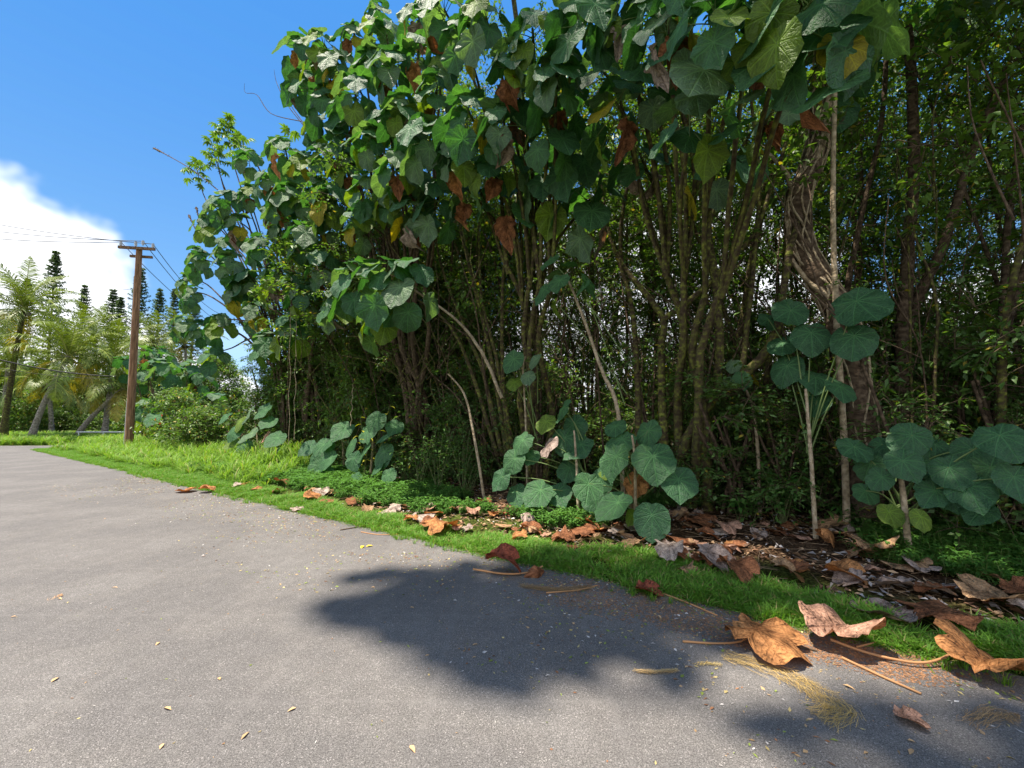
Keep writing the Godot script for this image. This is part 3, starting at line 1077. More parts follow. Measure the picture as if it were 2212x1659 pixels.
# ---------------------------------------------------------------- the utility pole and its lines
func make_pole() -> void:
	var foot := at(279, 960, 18.0)
	foot.y = -0.05
	var head := at(301, 536, 18.0)
	var o := base("utility_pole", foot)
	tag(o, "brown wooden utility pole with crossarm standing in tall verge grass", "utility pole")
	var d := head - foot
	var b := Build.new()
	var pts := []
	var rad := []
	for k in 13:
		var f := k / 12.0
		pts.append(d * f)
		rad.append(lerpf(0.150, 0.105, f))
	b.tube(pts, rad, 14, 0.015)
	part("shaft", b.commit(mats.pole_wood), o)
	var arm_dir := Vector3(0.98, 0.0, -0.18).normalized()
	var across := arm_dir.cross(Vector3.UP).normalized()
	var arms := []
	for k in 2:
		b = Build.new()
		b.box(Vector3(-0.68, -0.055, -0.045), Vector3(0.68, 0.055, 0.045))
		var bas := Basis(arm_dir, across.cross(arm_dir) * 1.0, across).orthonormalized()
		var x := part("crossarm", b.commit(mats.arm_wood), o, Transform3D(bas, d + Vector3(0, -0.06 - 0.26 * k, 0) + across * (0.15 if k == 0 else -0.15)))
		if k == 1: x.scale = Vector3(0.62, 0.9, 0.9)
		arms.append(x)
	var ends := []
	for k in 4:
		b = Build.new()
		b.tube([Vector3(0, -0.02, 0), Vector3(0, 0.05, 0), Vector3(0, 0.10, 0), Vector3(0, 0.14, 0), Vector3(0, 0.19, 0)], [0.03, 0.06, 0.045, 0.06, 0.03], 8)
		var p: Vector3 = d + arm_dir * [-0.60, -0.05, 0.60, 0.22][k] + Vector3(0, [0.0, 0.04, 0.0, 0.10][k], 0) + across * 0.15
		part("insulator", b.commit(mats.porcelain), arms[0], arms[0].transform.affine_inverse() * Transform3D(Basis(), p))
		ends.append(foot + p + Vector3(0, 0.16, 0))
	b = Build.new()
	b.tube([Vector3(-0.145, 0.05, 0.09), Vector3(-0.13, 2.2, 0.08)], [0.025, 0.025], 6)
	b.tube([Vector3(-0.13, 2.2, 0.08), d * 0.86 + Vector3(-0.10, 0, 0.07)], [0.012, 0.012], 5)
	part("conduit", b.commit(mats.conduit), o)
	# wires
	var far_right := [at(500, 720, 34.0), at(490, 706, 34.0), at(480, 680, 34.0)]
	var far_left := [at(-380, 455, 22.0), at(-380, 428, 22.6), at(-380, 392, 23.2)]
	for k in 3:
		wire("power_line", [far_left[k], ends[[0, 3, 2][k]], far_right[k]], 0.015, 0.5, "thin overhead power wire running to the pole's crossarm", "power wires on the crossarm")
	wire("power_line", [at(-300, 625, 20.0), foot + d * 0.80 + Vector3(-0.15, 0, 0)], 0.008, 0.3, "thin wire fixed to the pole shaft below the crossarm", "")
	wire("telephone_cable", [at(-350, 650, 15.0), at(250, 813, 19.0)], 0.026, 0.6, "thick black sagging cable strung low past the palm trunks", "")
	wire("telephone_cable", [at(-350, 700, 15.2), at(250, 818, 19.0)], 0.009, 0.5, "thin low cable sagging just under the thick black cable", "")

func wire(called: String, ends: Array, r: float, sag: float, label: String, group: String) -> void:
	var pts := []
	for k in ends.size() - 1:
		for j in 16:
			var f := j / 16.0
			var p: Vector3 = ends[k].lerp(ends[k + 1], f)
			p.y -= sag * 4.0 * f * (1.0 - f)
			pts.append(p)
	pts.append(ends[-1])
	var rad := []
	for p in pts: rad.append(r)
	var b := Build.new()
	b.tube(pts, rad, 5)
	tag(top(called, b.commit(mats.cable)), label, "cable", group)

# ---------------------------------------------------------------- the small-leaved thicket behind
func thicket_shape(k: int) -> Array:
	var tall := 10.0
	var b := Build.new()
	var stems := rng.randi_range(1, 3)
	var tips := []
	for q in stems:
		var a := rf(0, TAU)
		var lean := rf(0.6, 2.6)
		var tip := Vector3(cos(a) * lean, tall * rf(0.75, 1.0), sin(a) * lean)
		var f0 := Vector3(rf(-0.3, 0.3), -0.05, rf(-0.3, 0.3))
		limb(b, [f0, f0 + Vector3(tip.x * 0.15 + rf(-0.15, 0.15), tall * 0.25, tip.z * 0.15 + rf(-0.15, 0.15)), f0 + Vector3(tip.x * 0.45 + rf(-0.5, 0.5), tall * 0.6, tip.z * 0.45 + rf(-0.5, 0.5)), tip], rf(0.025, 0.07), 0.012, 6, 0.15)
		tips.append([f0, tip])
		for w in 5:
			var f := rf(0.3, 0.95)
			var p := f0.lerp(tip, f)
			var aa := rf(0, TAU)
			var e := p + Vector3(cos(aa), rf(0.1, 0.9), sin(aa)) * rf(0.5, 1.5)
			limb(b, [p, p.lerp(e, 0.5) + Vector3(0, -0.08, 0), e], 0.014, 0.005, 4, 0.2)
	var kind: String = ["spray_small", "spray_small", "spray_open", "spray_mid"][k % 4]
	var pieces := []
	for q in 168:
		var stem: Array = tips[q % stems]
		var f := pow(rng.randf(), 0.72)
		var y := lerpf(0.7, tall * 1.02, f)
		var p: Vector3 = stem[0].lerp(stem[1], clampf(y / stem[1].y, 0, 1.05))
		p.y = y
		var spread := 0.55 + 1.15 * sin(PI * clampf(f * 0.85 + 0.1, 0, 1))
		var a := rf(0, TAU)
		var rr := spread * sqrt(rng.randf())
		p += Vector3(cos(a) * rr, 0, sin(a) * rr)
		pieces.append([shapes[kind][q % 3], Transform3D(Basis.from_euler(Vector3(rf(-0.4, 0.4), rf(0, TAU), rf(-0.4, 0.4))).scaled(Vector3.ONE * rf(0.7, 1.25)), p)])
	return [b.commit(mats[["bark_moss", "bark_brown", "bark_brown"][k % 3]]), join(pieces)]

func make_thicket() -> void:
	rng.seed = 77
	var kinds := []
	for k in 12: kinds.append(thicket_shape(k))
	for k in 84:
		var s := -7.5 + 24.0 * fmod(k * 0.618034, 1.0)
		var t := rf(3.9, 11.5)
		if k >= 72:
			s = rf(8.0, 13.5)
			t = rf(4.2, 6.5)
		if s > 12.0 and k < 72: t = rf(3.6, 8.0)
		if s < 1.0 and t < 9.0 and k % 3 == 0: t += 7.0
		var foot := st(s, t)
		foot.y = height(foot)
		var tall := rf(7.5, 12.5) if s < 10.0 else rf(6.0, 8.5)
		var o := base("thicket_tree", foot, rf(0, TAU))
		tag(o, "slender small-leaved tree standing in the shaded thicket", "tree", "small-leaved thicket trees")
		var xf := Transform3D(Basis().scaled(Vector3(rf(0.85, 1.15), tall / 10.0, rf(0.85, 1.15))))
		part("trunk", kinds[k % 12][0], o, xf)
		part("crown", kinds[k % 12][1], o, xf)
	# thin bare stems that lean, fork and cross each other
	for k in 64:
		var s := rf(-1.5, 12.5)
		var foot := st(s, rf(2.9, 5.6))
		foot.y = height(foot)
		var o := base("bare_sapling", foot)
		tag(o, "thin leafless forking stem leaning in the shaded thicket", "sapling", "bare stems in the thicket")
		var b := Build.new()
		for q in rng.randi_range(1, 2):
			var lean := Vector3(rf(-2.2, 2.2), rf(2.2, 6.0), rf(-1.0, 1.0))
			var f0 := Vector3(rf(-0.15, 0.15), -0.05, rf(-0.15, 0.15))
			var mid := f0 + lean * 0.45 + Vector3(rf(-0.35, 0.35), 0.3, rf(-0.2, 0.2))
			var r := rf(0.010, 0.030)
			limb(b, [f0, mid, f0 + lean * 0.75 + Vector3(rf(-0.3, 0.3), 0, 0), f0 + lean], r, 0.005, 6, 0.2)
			for w in 3:
				var p := mid.lerp(f0 + lean, rf(0.0, 0.7))
				var e := p + Vector3(rf(-1.4, 1.4), rf(0.3, 1.8), rf(-0.6, 0.6))
				limb(b, [p, p.lerp(e, 0.5) + Vector3(rf(-0.15, 0.15), 0.1, 0), e], r * 0.6, 0.003, 5, 0.2)
		part("stem", b.commit(mats.bark_brown if k % 3 else mats.bark_moss), o)

# ---------------------------------------------------------------- large-leaved trees
func rosette(o: Node3D, tip: Vector3, n: int, scale_: float, old := 0.12, lime := 0.1, dead := 0.04, list := "leaf", lean := Vector3.ZERO) -> void:
	var local := tip - o.position
	var yaw0 := rf(0, TAU)
	for k in n:
		var f := (k + 0.5) / n
		var mesh: ArrayMesh
		var mat := "leaf_green"
		var q := rng.randf()
		if q < 0.36: mat = "leaf_blue"
		elif q < 0.70: mat = "leaf_pale"
		var sc := scale_ * lerpf(0.75, 1.1, minf(1.0, f * 1.8)) * rf(0.85, 1.15)
		if f > 0.5:
			q = rng.randf()
			if q < old * 2.0 and f > 0.65: mat = "leaf_yellow"
			elif q < lime * 2.0 + old * 2.0: mat = "leaf_lime"
		if list == "leaf":
			mesh = shapes.leaf[clampi(int(f * 6.0 + rf(-0.4, 0.4)), 0, 5) + 6 * rng.randi_range(0, 2)]
			if f > 0.8 and rng.randf() < dead * 5.0:
				mesh = shapes.hanging[rng.randi_range(0, 3)]
				mat = ["dead_brown", "dead_orange", "dead_brown", "dead_grey"][rng.randi_range(0, 3)]
		else:
			mesh = shapes.flat_leaf[rng.randi_range(0, 5)]
		var yaw := yaw0 + k * 2.39996 + rf(-0.25, 0.25)
		if lean != Vector3.ZERO:       # towards the light over the road
			var want := atan2(lean.x, lean.z)
			yaw = want + wrapf(yaw - want, -PI, PI) * 0.62
		var bas := Basis(Vector3.UP, yaw) * Basis.from_euler(Vector3(rf(-0.16, 0.16), 0, rf(-0.22, 0.22)))
		part("leaf", mesh, o, Transform3D(bas.scaled(Vector3.ONE * sc), local - Vector3(0, 0.30 * f, 0)), mats[mat])

func big_tree(foot: Vector3, label: String, tips: Array, bark: String, r0: float, forks := 0.0, per := 10) -> Node3D:
	foot.y = height(foot) - 0.02
	var o := base("large_leaf_tree", foot)
	tag(o, label, "tree", "large-leaved trees along the road")
	var mains := maxi(2, int(tips.size() / 4.0))
	var order := tips.duplicate()
	order.sort_custom(func(x, y): return s_of(x[0]) < s_of(y[0]))
	var forks_at := []
	for k in mains:
		var lo := int(k * order.size() / float(mains))
		var hi := int((k + 1) * order.size() / float(mains))
		var mean := Vector3.ZERO
		for q in range(lo, hi): mean += order[q][0] / float(hi - lo)
		var d := (mean - foot) * Vector3(0.42, 0.60, 0.42)
		var f0 := Vector3(rf(-1, 1), 0, rf(-1, 1)) * 0.25
		var b := Build.new()
		limb(b, [f0, f0 + Vector3(d.x * 0.2 + rf(-0.2, 0.2), d.y * 0.4, d.z * 0.2 + rf(-0.2, 0.2)), Vector3(d.x * 0.6 + rf(-0.2, 0.2), d.y * 0.75, d.z * 0.6), d], r0 * 1.5, r0 * 0.8, 8, 0.12)
		part("trunk", b.commit(mats[bark]), o)
		for q in range(lo, hi): forks_at.append(d)
	tips = order
	for k in tips.size():
		var tip: Vector3 = tips[k][0]
		var d := tip - foot
		var f0: Vector3 = forks_at[k]
		var b := Build.new()
		var e := d - f0
		limb(b, [f0 * 0.96, f0 + e * Vector3(0.3, 0.45, 0.3) + Vector3(rf(-0.15, 0.15), 0, rf(-0.15, 0.15)), f0 + e * Vector3(0.7, 0.85, 0.7), d], r0 * rf(0.6, 0.8), 0.018, 7, 0.12)
		# leaf scars and old stalk stubs below the rosette
		for q in 10:
			var p := d.lerp(Vector3(d.x * 0.78, d.y * 0.9, d.z * 0.78), rf(0.08, 0.7))
			var a := rf(0, TAU)
			b.tube([p, p + Vector3(cos(a), 0.3, sin(a)) * rf(0.03, 0.07)], [0.008, 0.004], 3)
		part("branch", b.commit(mats[bark]), o)
		rosette(o, tip, tips[k][1] + 2, tips[k][2] * rf(0.6, 0.92), 0.02 if k % 3 else 0.07, 0.10, 0.05, "leaf", -INTO)
	return o

func tips_of(list: Array) -> Array:
	var out := []
	for d in list:
		out.append([on_t(d[0], d[1], d[2]), d[3] if d.size() > 3 else 10, d[4] if d.size() > 4 else 1.0])
	return out

func make_big_trees() -> void:
	rng.seed = 4242
	var a := big_tree(st(14.0, 4.0), "large-leaved tree whose crown meets the open sky beside the pole", tips_of([
		[440, 560, 2.6], [450, 480, 2.6], [500, 425, 2.3], [565, 520, 2.0, 11], [540, 335, 2.4], [615, 315, 2.3], [625, 420, 2.0, 11], [665, 500, 2.0],
		[600, 590, 2.4], [470, 445, 2.8], [585, 385, 2.4, 11], [655, 345, 2.2, 11], [490, 525, 2.8], [545, 600, 2.8], [610, 480, 2.4, 11], [405, 600, 3.0], [665, 430, 2.4, 11], [540, 410, 2.8, 11], [720, 470, 2.3, 11], [500, 560, 2.4, 11], [690, 400, 2.0], [430, 700, 3.2], [480, 690, 3.0], [560, 660, 2.8], [520, 480, 2.6, 11], [640, 600, 2.6], [420, 630, 3.0, 9], [640, 690, 2.6, 9], [580, 730, 2.8, 9], [470, 760, 3.2, 9], [520, 620, 2.6], [400, 690, 3.2, 9], [430, 540, 3.0, 10], [590, 450, 2.4, 11]]), "bark_brown", 0.055)
	var b := big_tree(st(9.0, 3.6), "tallest large-leaved tree with blue-green leaves stacked up its crown", tips_of([
		[700, 95, 2.0], [765, 70, 2.4], [835, 75, 2.4], [705, 205, 2.0], [775, 190, 1.6, 11], [850, 140, 1.5, 11], [905, 110, 1.8], [870, 225, 1.4, 11], [800, 290, 1.4],
		[735, 300, 1.8, 11], [655, 95, 2.3, 9], [665, 180, 2.3, 9], [740, 140, 2.2, 11], [805, 125, 2.0, 11], [840, 265, 1.9, 11], [905, 365, 1.7], [755, 235, 2.1, 11], [965, 105, 1.8, 11], [690, 265, 2.3, 11], [760, 350, 2.1, 11], [900, 250, 2.0, 11], [945, 185, 1.4, 11], [930, 290, 1.3, 11], [860, 350, 1.3], [790, 395, 1.5], [700, 330, 2.0], [700, 560, 2.2, 9], [660, 625, 2.4, 9], [730, 640, 2.2, 9], [780, 470, 1.8, 9], [950, 415, 1.8, 9], [900, 450, 1.8, 9], [720, 420, 2.0, 10], [850, 410, 1.7, 10], [905, 30, 2.0], [690, 145, 2.2, 9], [820, 20, 2.6, 9]]), "bark_brown", 0.055)
	var c := big_tree(st(5.2, 3.2), "many-stemmed mossy tree fanning out with yellow-green backlit leaves", tips_of([
		[1000, 75, 1.2], [1050, 35, 1.0], [1105, 130, 1.0], [1010, 235, 1.2, 9], [1085, 255, 1.2, 9], [990, 330, 1.4, 9], [1060, 350, 1.6, 8], [1150, 60, 1.0], [1205, 140, 0.9], [1190, 270, 1.5, 8], [1250, 45, 0.9],
		[960, 20, 1.4], [1130, 200, 1.6, 8], [1010, 410, 1.9, 7], [1110, 330, 1.9, 7], [1220, 200, 1.6, 7], [1250, 310, 2.2, 7], [1180, 390, 2.3, 7], [1275, 430, 2.6, 6], [1100, 430, 2.3, 6]]), "bark_moss", 0.05)
	var d := big_tree(st(2.4, 3.2), "large-leaved tree with a mossy forked trunk and wide leaves overhanging the road", tips_of([
		[1330, 20, 0.9, 8, 0.85], [1405, 5, 0.9, 8, 0.85], [1440, 40, 0.6, 7, 0.85], [1545, 20, 0.4, 6, 0.9], [1640, -10, 0.5, 6, 0.9], [1735, 0, 0.4, 6, 0.95], [1600, 90, 0.7, 4, 0.85], [1490, 230, 1.0, 5, 0.8],
		[1330, 220, 1.4, 6, 0.85], [1420, 160, 1.6, 6, 0.85], [1770, 70, 0.6, 5, 0.95], [1300, 150, 1.8, 7, 0.85], [1380, 330, 2.4, 7, 0.85], [1460, 130, 1.8, 6, 0.85], [1550, 330, 2.2, 7, 0.85], [1620, 290, 2.4, 6, 0.85], [1690, 210, 2.2, 6, 0.85]]), "bark_moss", 0.055)
	# its widest leaves, held out over the road edge
	for q in [[1440, 95, 0.5, 0.60, "leaf_blue", 1445, 40, 0.6], [1520, 150, 0.35, 0.64, "leaf_pale", 1545, 20, 0.4], [1600, 20, 0.4, 0.58, "leaf_blue", 1640, -10, 0.5], [1660, 115, 0.35, 0.58, "leaf_green", 1640, -10, 0.5], [1770, 75, 0.4, 0.66, "leaf_blue", 1735, 0, 0.4],
			[1790, 190, 0.4, 0.60, "leaf_green", 1770, 70, 0.6], [1605, 215, 0.6, 0.48, "leaf_pale", 1600, 90, 0.7], [1490, 295, 0.9, 0.42, "leaf_blue", 1490, 230, 1.0], [1385, 150, 0.9, 0.50, "leaf_blue", 1405, 5, 0.9], [1560, 290, 0.9, 0.40, "leaf_green", 1490, 230, 1.0]]:
		placed_leaf(d, q[0], q[1], q[2], q[3], q[4], on_t(q[5], q[6], q[7]))
	# boughs high over the road that shade it, above the picture
	var over := []
	for q in [[-1.0, 3.85], [-0.6, 3.6], [-0.3, 3.4], [0.0, 3.35], [0.55, 3.3], [-0.7, 3.95], [-0.2, 3.85], [0.3, 3.85], [0.9, 3.6], [1.15, 3.2], [1.0, 4.3], [0.1, 4.5], [1.7, 4.1], [2.4, 4.2], [3.2, 3.9],
			[2.6, 1.4], [3.4, 1.6], [4.0, 1.9], [1.95, 1.35], [2.0, 2.05], [2.5, 1.9], [3.3, 2.2], [3.5, 3.0], [4.2, 3.0], [4.9, 2.4], [1.3, 3.4], [0.2, 3.1], [0.8, 3.0], [1.6, 1.7], [0.5, 4.1], [1.3, 3.9], [2.0, 3.8], [2.7, 3.8]]:
		var h := rf(21.0, 27.0)
		over.append([Vector3(q[0], 0, -q[1]) + SUN * (h / SUN.y), 8, 1.05])
	for home in [c, d]:
		var mine := over.filter(func(x): return (s_of(x[0]) > 4.2) == (home == c))
		for k in 3:
			var some := []
			for q in mine.size():
				if q * 3 / mine.size() == k: some.append(mine[q])
			var mean := Vector3.ZERO
			for q in some: mean += (q[0] - home.position) / some.size()
			var fork := mean * Vector3(0.35, 0.68, 0.35)
			var bb := Build.new()
			var shift := ALONG * (k - 1) * 1.6 + INTO * rf(3.0, 4.5)
			limb(bb, [shift, shift * 0.9 + Vector3(fork.x * 0.2 + rf(-0.2, 0.2), fork.y * 0.4, fork.z * 0.2), shift * 0.6 + Vector3(fork.x * 0.4, fork.y * 0.75, fork.z * 0.4), fork], 0.085, 0.05, 8, 0.1)
			part("trunk", bb.commit(mats.bark_moss), home)
			for q in some:
				var dd: Vector3 = q[0] - home.position
				bb = Build.new()
				limb(bb, [fork * 0.97, fork.lerp(dd, 0.4) + Vector3(0, 0.6, 0), dd], 0.04, 0.018, 6, 0.12)
				part("branch", bb.commit(mats.bark_moss), home)
				rosette(home, q[0], q[1], q[2], 0.03, 0.1, 0.0)
	# more of the same crown, added out of view to darken the shaded end
	for q in [[3.2, 7.6, -4.0], [4.0, 8.2, -3.6], [4.8, 8.0, -4.4], [5.6, 7.6, -4.2], [4.2, 8.8, -5.2], [5.4, 8.8, -5.4], [6.4, 8.2, -5.0], [6.0, 7.2, -3.2], [7.0, 8.4, -6.0], [2.4, 8.0, -4.6], [3.2, 8.8, -5.8], [7.2, 6.6, -4.2], [2.0, 8.6, -5.0], [1.2, 8.6, -5.2], [2.8, 9.2, -6.4], [1.6, 9.2, -6.0], [2.6, 8.2, -4.0], [3.4, 8.4, -3.2], [4.6, 8.6, -2.6], [5.4, 8.2, -2.2], [2.2, 9.6, -3.4], [3.8, 9.6, -4.4], [5.0, 9.8, -4.8], [6.2, 9.2, -4.2]]:
		var p := Vector3(q[0], q[1], q[2])
		var dd := p - d.position
		var fork := Vector3(1.6, 7.4, 0.5)
		var bb := Build.new()
		limb(bb, [fork * 0.98, fork.lerp(dd, 0.5) + Vector3(0, 0.5, 0), dd], 0.04, 0.018, 7, 0.12)
		part("branch", bb.commit(mats.bark_moss), d)
		rosette(d, p, 10, 1.0, 0.03, 0.1, 0.0)
	var lean_b := Build.new()
	limb(lean_b, [INTO * 2.5, INTO * 2.3 + Vector3(0.5, 2.8, 0.1), INTO * 1.4 + Vector3(1.1, 5.4, 0.2), Vector3(1.6, 7.4, 0.5)], 0.09, 0.05, 8, 0.1)
	part("trunk", lean_b.commit(mats.bark_moss), d)
	# the forked mossy trunk
	for w in [[[[1470, 985], [1500, 920], [1545, 860], [1640, 780], [1682, 700], [1692, 620], [1720, 480]], 0.10, 0.04], [[[1548, 862], [1553, 750], [1545, 600], [1512, 400], [1480, 240], [1450, 90]], 0.075, 0.03],
			[[[1438, 1000], [1430, 880], [1428, 760], [1432, 690], [1385, 622], [1342, 560], [1345, 460], [1380, 300]], 0.075, 0.025], [[[1432, 690], [1500, 640], [1600, 540], [1640, 480], [1700, 300]], 0.055, 0.025],
			[[[1380, 980], [1375, 800], [1360, 640], [1310, 480], [1290, 300]], 0.06, 0.02], [[[1600, 830], [1620, 650], [1640, 400], [1620, 200]], 0.045, 0.02]]:
		var pts := []
		for q in w[0]: pts.append(on_t(q[0], q[1], 3.1) - d.position)
		var bb := Build.new()
		limb(bb, pts, w[1], w[2], 9, 0.10)
		part("trunk", bb.commit(mats.bark_moss), d)
	# fan of mossy stems of the many-stemmed tree
	for w in [[[1085, 985], [1045, 810], [1000, 700], [950, 560], [925, 400]], [[1095, 985], [1062, 780], [1020, 600], [985, 450], [960, 300]], [[1100, 985], [1085, 780], [1090, 560], [1120, 420]], [[1110, 990], [1078, 800], [1040, 640], [1035, 480]], [[1075, 985], [1010, 780], [960, 690], [890, 640]]]:
		var pts := []
		for q in w: pts.append(on_t(q[0], q[1], 2.9) - c.position)
		var bb := Build.new()
		limb(bb, pts, 0.05, 0.02, 8, 0.12)
		part("trunk", bb.commit(mats.bark_moss), c)
	# dead flower spikes and bare twigs against the sky
	for w in [[[470, 410], [420, 370], [370, 340], [332, 320]], [[440, 520], [425, 500], [408, 465]], [[445, 510], [432, 480], [424, 448]]]:
		var pts := []
		for q in w: pts.append(on_t(q[0], q[1], 2.5) - a.position)
		var bb := Build.new()
		var cc := smooth(pts, 8)
		var rr := []
		for q in cc.size():
			rr.append(0.018 if q < cc.size() * 0.8 else 0.035 + 0.015 * (q % 2))
		bb.tube(cc, rr, 6, 0.3)
		for q in 26:
			var p: Vector3 = cc[rng.randi_range(int(cc.size() * 0.7), cc.size() - 1)]
			bb.tube([p, p + Vector3(rf(-1, 1), rf(-1, 1), rf(-1, 1)) * 0.07], [0.014, 0.004], 4)
		part("flower_spike", bb.commit(mats.bark_brown), a)
	for w in [[[650, 262], [585, 245], [555, 205], [530, 200], [528, 180]], [[655, 270], [620, 225], [598, 180], [592, 150]], [[655, 265], [630, 230], [622, 205], [640, 180]]]:
		var pts := []
		for q in w: pts.append(on_t(q[0], q[1], 2.6) - a.position)
		var bb := Build.new()
		limb(bb, pts, 0.016, 0.004, 4, 0.1)
		part("bare_twig", bb.commit(mats.bark_brown), a)
	# a bough with a bright hanging cluster, out of the dark
	var tipb := on_t(835, 590, 1.0)
	var o := b
	var hb := Build.new()
	var hp := []
	for q in [[1085, 860], [1040, 760], [985, 690], [915, 640], [840, 600]]: hp.append(on_t(q[0], q[1], 2.4) - o.position)
	hp[4] = tipb - o.position
	limb(hb, hp, 0.035, 0.02, 7, 0.15)
	part("branch", hb.commit(mats.bark_pale), o)
	rosette(o, tipb, 13, 0.85, 0.03, 0.12, 0.0, "leaf", -INTO)
	rosette(o, on_t(770, 590, 1.5), 10, 0.85, 0.0, 0.12, 0.0, "leaf", -INTO)
	rosette(o, on_t(895, 590, 1.3), 10, 0.85, 0.0, 0.12, 0.0, "leaf", -INTO)
	rosette(o, on_t(830, 660, 1.3), 9, 0.85, 0.05, 0.15, 0.0, "leaf", -INTO)
	# umbrella tree poking out on the sky side
	var foot := st(14.6, 3.4)
	foot.y = 0.1
	var u := base("umbrella_tree", foot)
	tag(u, "slim tree with fingered umbrella leaves poking above the crown by the pole", "tree")
	for q in [[492, 262, 22], [462, 300, 14], [425, 352, 18], [470, 330, 12], [520, 300, 12], [625, 290, 8]]:
		var tip := on_t(q[0], q[1] + 12, 2.7) - foot
		var bb := Build.new()
		limb(bb, [Vector3.ZERO, Vector3(tip.x * 0.3, tip.y * 0.5, tip.z * 0.3), tip * 0.85, tip], 0.035, 0.01, 6, 0.1)
		part("branch", bb.commit(mats.bark_brown), u)
		for k in q[2]:
			var f: float = float(k) / q[2]
			var bas := Basis(Vector3.UP, k * 2.39996) * Basis(Vector3.RIGHT, lerpf(-0.9, 0.7, f))
			part("leaf", shapes.palmate[k % 3], u, Transform3D(bas.scaled(Vector3.ONE * rf(0.85, 1.15)), tip - Vector3(rf(-0.1, 0.1), 0.5 * f, rf(-0.1, 0.1))))
	# the shaggy trunk wrapped in climbing roots, with a slim pale trunk beside it
	foot = on_t(1870, 1100, 3.3)
	foot.y = height(foot)
	var sh := base("root_wrapped_tree", foot)
	tag(sh, "thick shaggy brown trunk wrapped in climbing roots behind the low broad leaves", "tree")
	var path := []
	for q in [[1872, 1105], [1868, 1000], [1850, 880], [1828, 720], [1795, 640], [1735, 540], [1722, 440], [1762, 330], [1778, 200], [1790, 40]]: path.append(on_t(q[0], q[1], 3.3) - foot)
	var tb := Build.new()
	limb(tb, path, 0.20, 0.13, 12, 0.10)
	part("trunk", tb.commit(mats.bark_brown), sh)
	var curve := smooth(path, 4)
	for k in 16:
		var rb := Build.new()
		var rp := []
		var rr := []
		var a0 := rf(0, TAU)
		for q in range(rng.randi_range(0, 12), curve.size()):
			var rad := lerpf(0.20, 0.135, float(q) / curve.size())
			var ang := a0 + q * 0.16 * (1 if k % 2 else -1) + sin(q * 0.9 + k) * 0.3
			rp.append(curve[q] + Vector3(cos(ang), 0, sin(ang)) * rad * rf(0.95, 1.12))
			rr.append(0.014)
		if rp.size() > 3:
			rb.tube(rp, rr, 5, 0.2)
			part("climbing_root", rb.commit(mats.bark_pale), sh)
	for w in [[[[1790, 640], [1740, 600], [1712, 560]], 0.06], [[[1722, 440], [1700, 380], [1660, 330]], 0.05]]:
		var bb := Build.new()
		var pts := []
		for q in w[0]: pts.append(on_t(q[0], q[1], 3.2) - foot)
		limb(bb, pts, w[1], 0.02, 7, 0.1)
		part("branch", bb.commit(mats.bark_pale), sh)
	rosette(sh, on_t(1795, 60, 3.0), 8, 1.0)
	slim_tree([[1828, 1112], [1822, 930], [1808, 700], [1800, 480], [1802, 250], [1808, 60]], 2.9, 0.042, "slim pale ringed trunk standing against the shaggy root-wrapped tree", "bark_pale")
	slim_tree([[1945, 960], [1950, 760], [1960, 560], [1975, 330], [1960, 60]], 4.2, 0.10, "dark straight trunk behind the broad low leaves", "bark_brown")
	slim_tree([[1950, 760], [2040, 520], [2100, 330], [2180, 140]], 4.3, 0.075, "dark trunk leaning towards the road end of the thicket", "bark_brown", true)
	slim_tree([[2150, 960], [2165, 780], [2190, 600], [2240, 420]], 3.4, 0.05, "greenish mossy trunk rising alone at the thicket's shaded end", "bark_moss")
	slim_tree([[1880, 980], [1830, 700], [1850, 520], [1905, 260], [1915, 40]], 4.6, 0.05, "brown slender trunk crossing behind the shaggy root-wrapped tree", "bark_brown")
	slim_tree([[1670, 1000], [1655, 820], [1690, 640], [1700, 450]], 3.8, 0.05, "mossy bent trunk beside the forked mossy tree", "bark_moss")

func slim_tree(px: Array, t: float, r: float, label: String, bark: String, joined := false) -> void:
	var pts := []
	for q in px: pts.append(on_t(q[0], q[1], t))
	var foot: Vector3 = pts[0]
	foot.y = height(foot) - 0.02
	if joined: pts.push_front(Vector3(pts[0].x, foot.y, pts[0].z))
	else: pts[0] = foot
	for k in pts.size(): pts[k] -= foot
	var o := base("slim_tree", foot)
	tag(o, label, "tree")
	var b := Build.new()
	limb(b, pts, r, r * 0.6, 8, 0.06)
	part("trunk", b.commit(mats[bark]), o)
	var crown: Vector3 = pts[-1]
	var pieces := []
	for k in 36:
		pieces.append([shapes.spray_mid[k % 3], Transform3D(Basis(Vector3.UP, rf(0, TAU)).scaled(Vector3.ONE * rf(0.7, 1.2)), crown + Vector3(rf(-1.2, 1.2), rf(-0.4, 1.8), rf(-1.2, 1.2)))])
	part("crown", join(pieces), o)

# ---------------------------------------------------------------- young plants with broad leaves near the ground
func sapling(px: Array, t: float, r: float, label: String, n: int, scale_: float, bark := "bark_pale", list := "flat_leaf", extra := []) -> Node3D:
	var pts := []
	for q in px: pts.append(on_t(q[0], q[1], t))
	var foot := Vector3(pts[0].x, 0, pts[0].z)
	foot.y = height(foot) - 0.02
	pts[0] = foot
	for k in pts.size(): pts[k] -= foot
	var o := base("broad_leaf_sapling", foot)
	tag(o, label, "sapling", "young broad-leaved plants")
	var b := Build.new()
	limb(b, pts, r, r * 0.5, 7, 0.08)
	part("stem", b.commit(mats[bark]), o)
	if n > 0:
		rosette(o, foot + pts[-1], n, scale_, 0.03, 0.06, 0.0, list, -INTO)
	for e in extra: placed_leaf(o, e[0], e[1], e[2], e[3], e[4] if e.size() > 4 else "leaf_green")
	return o

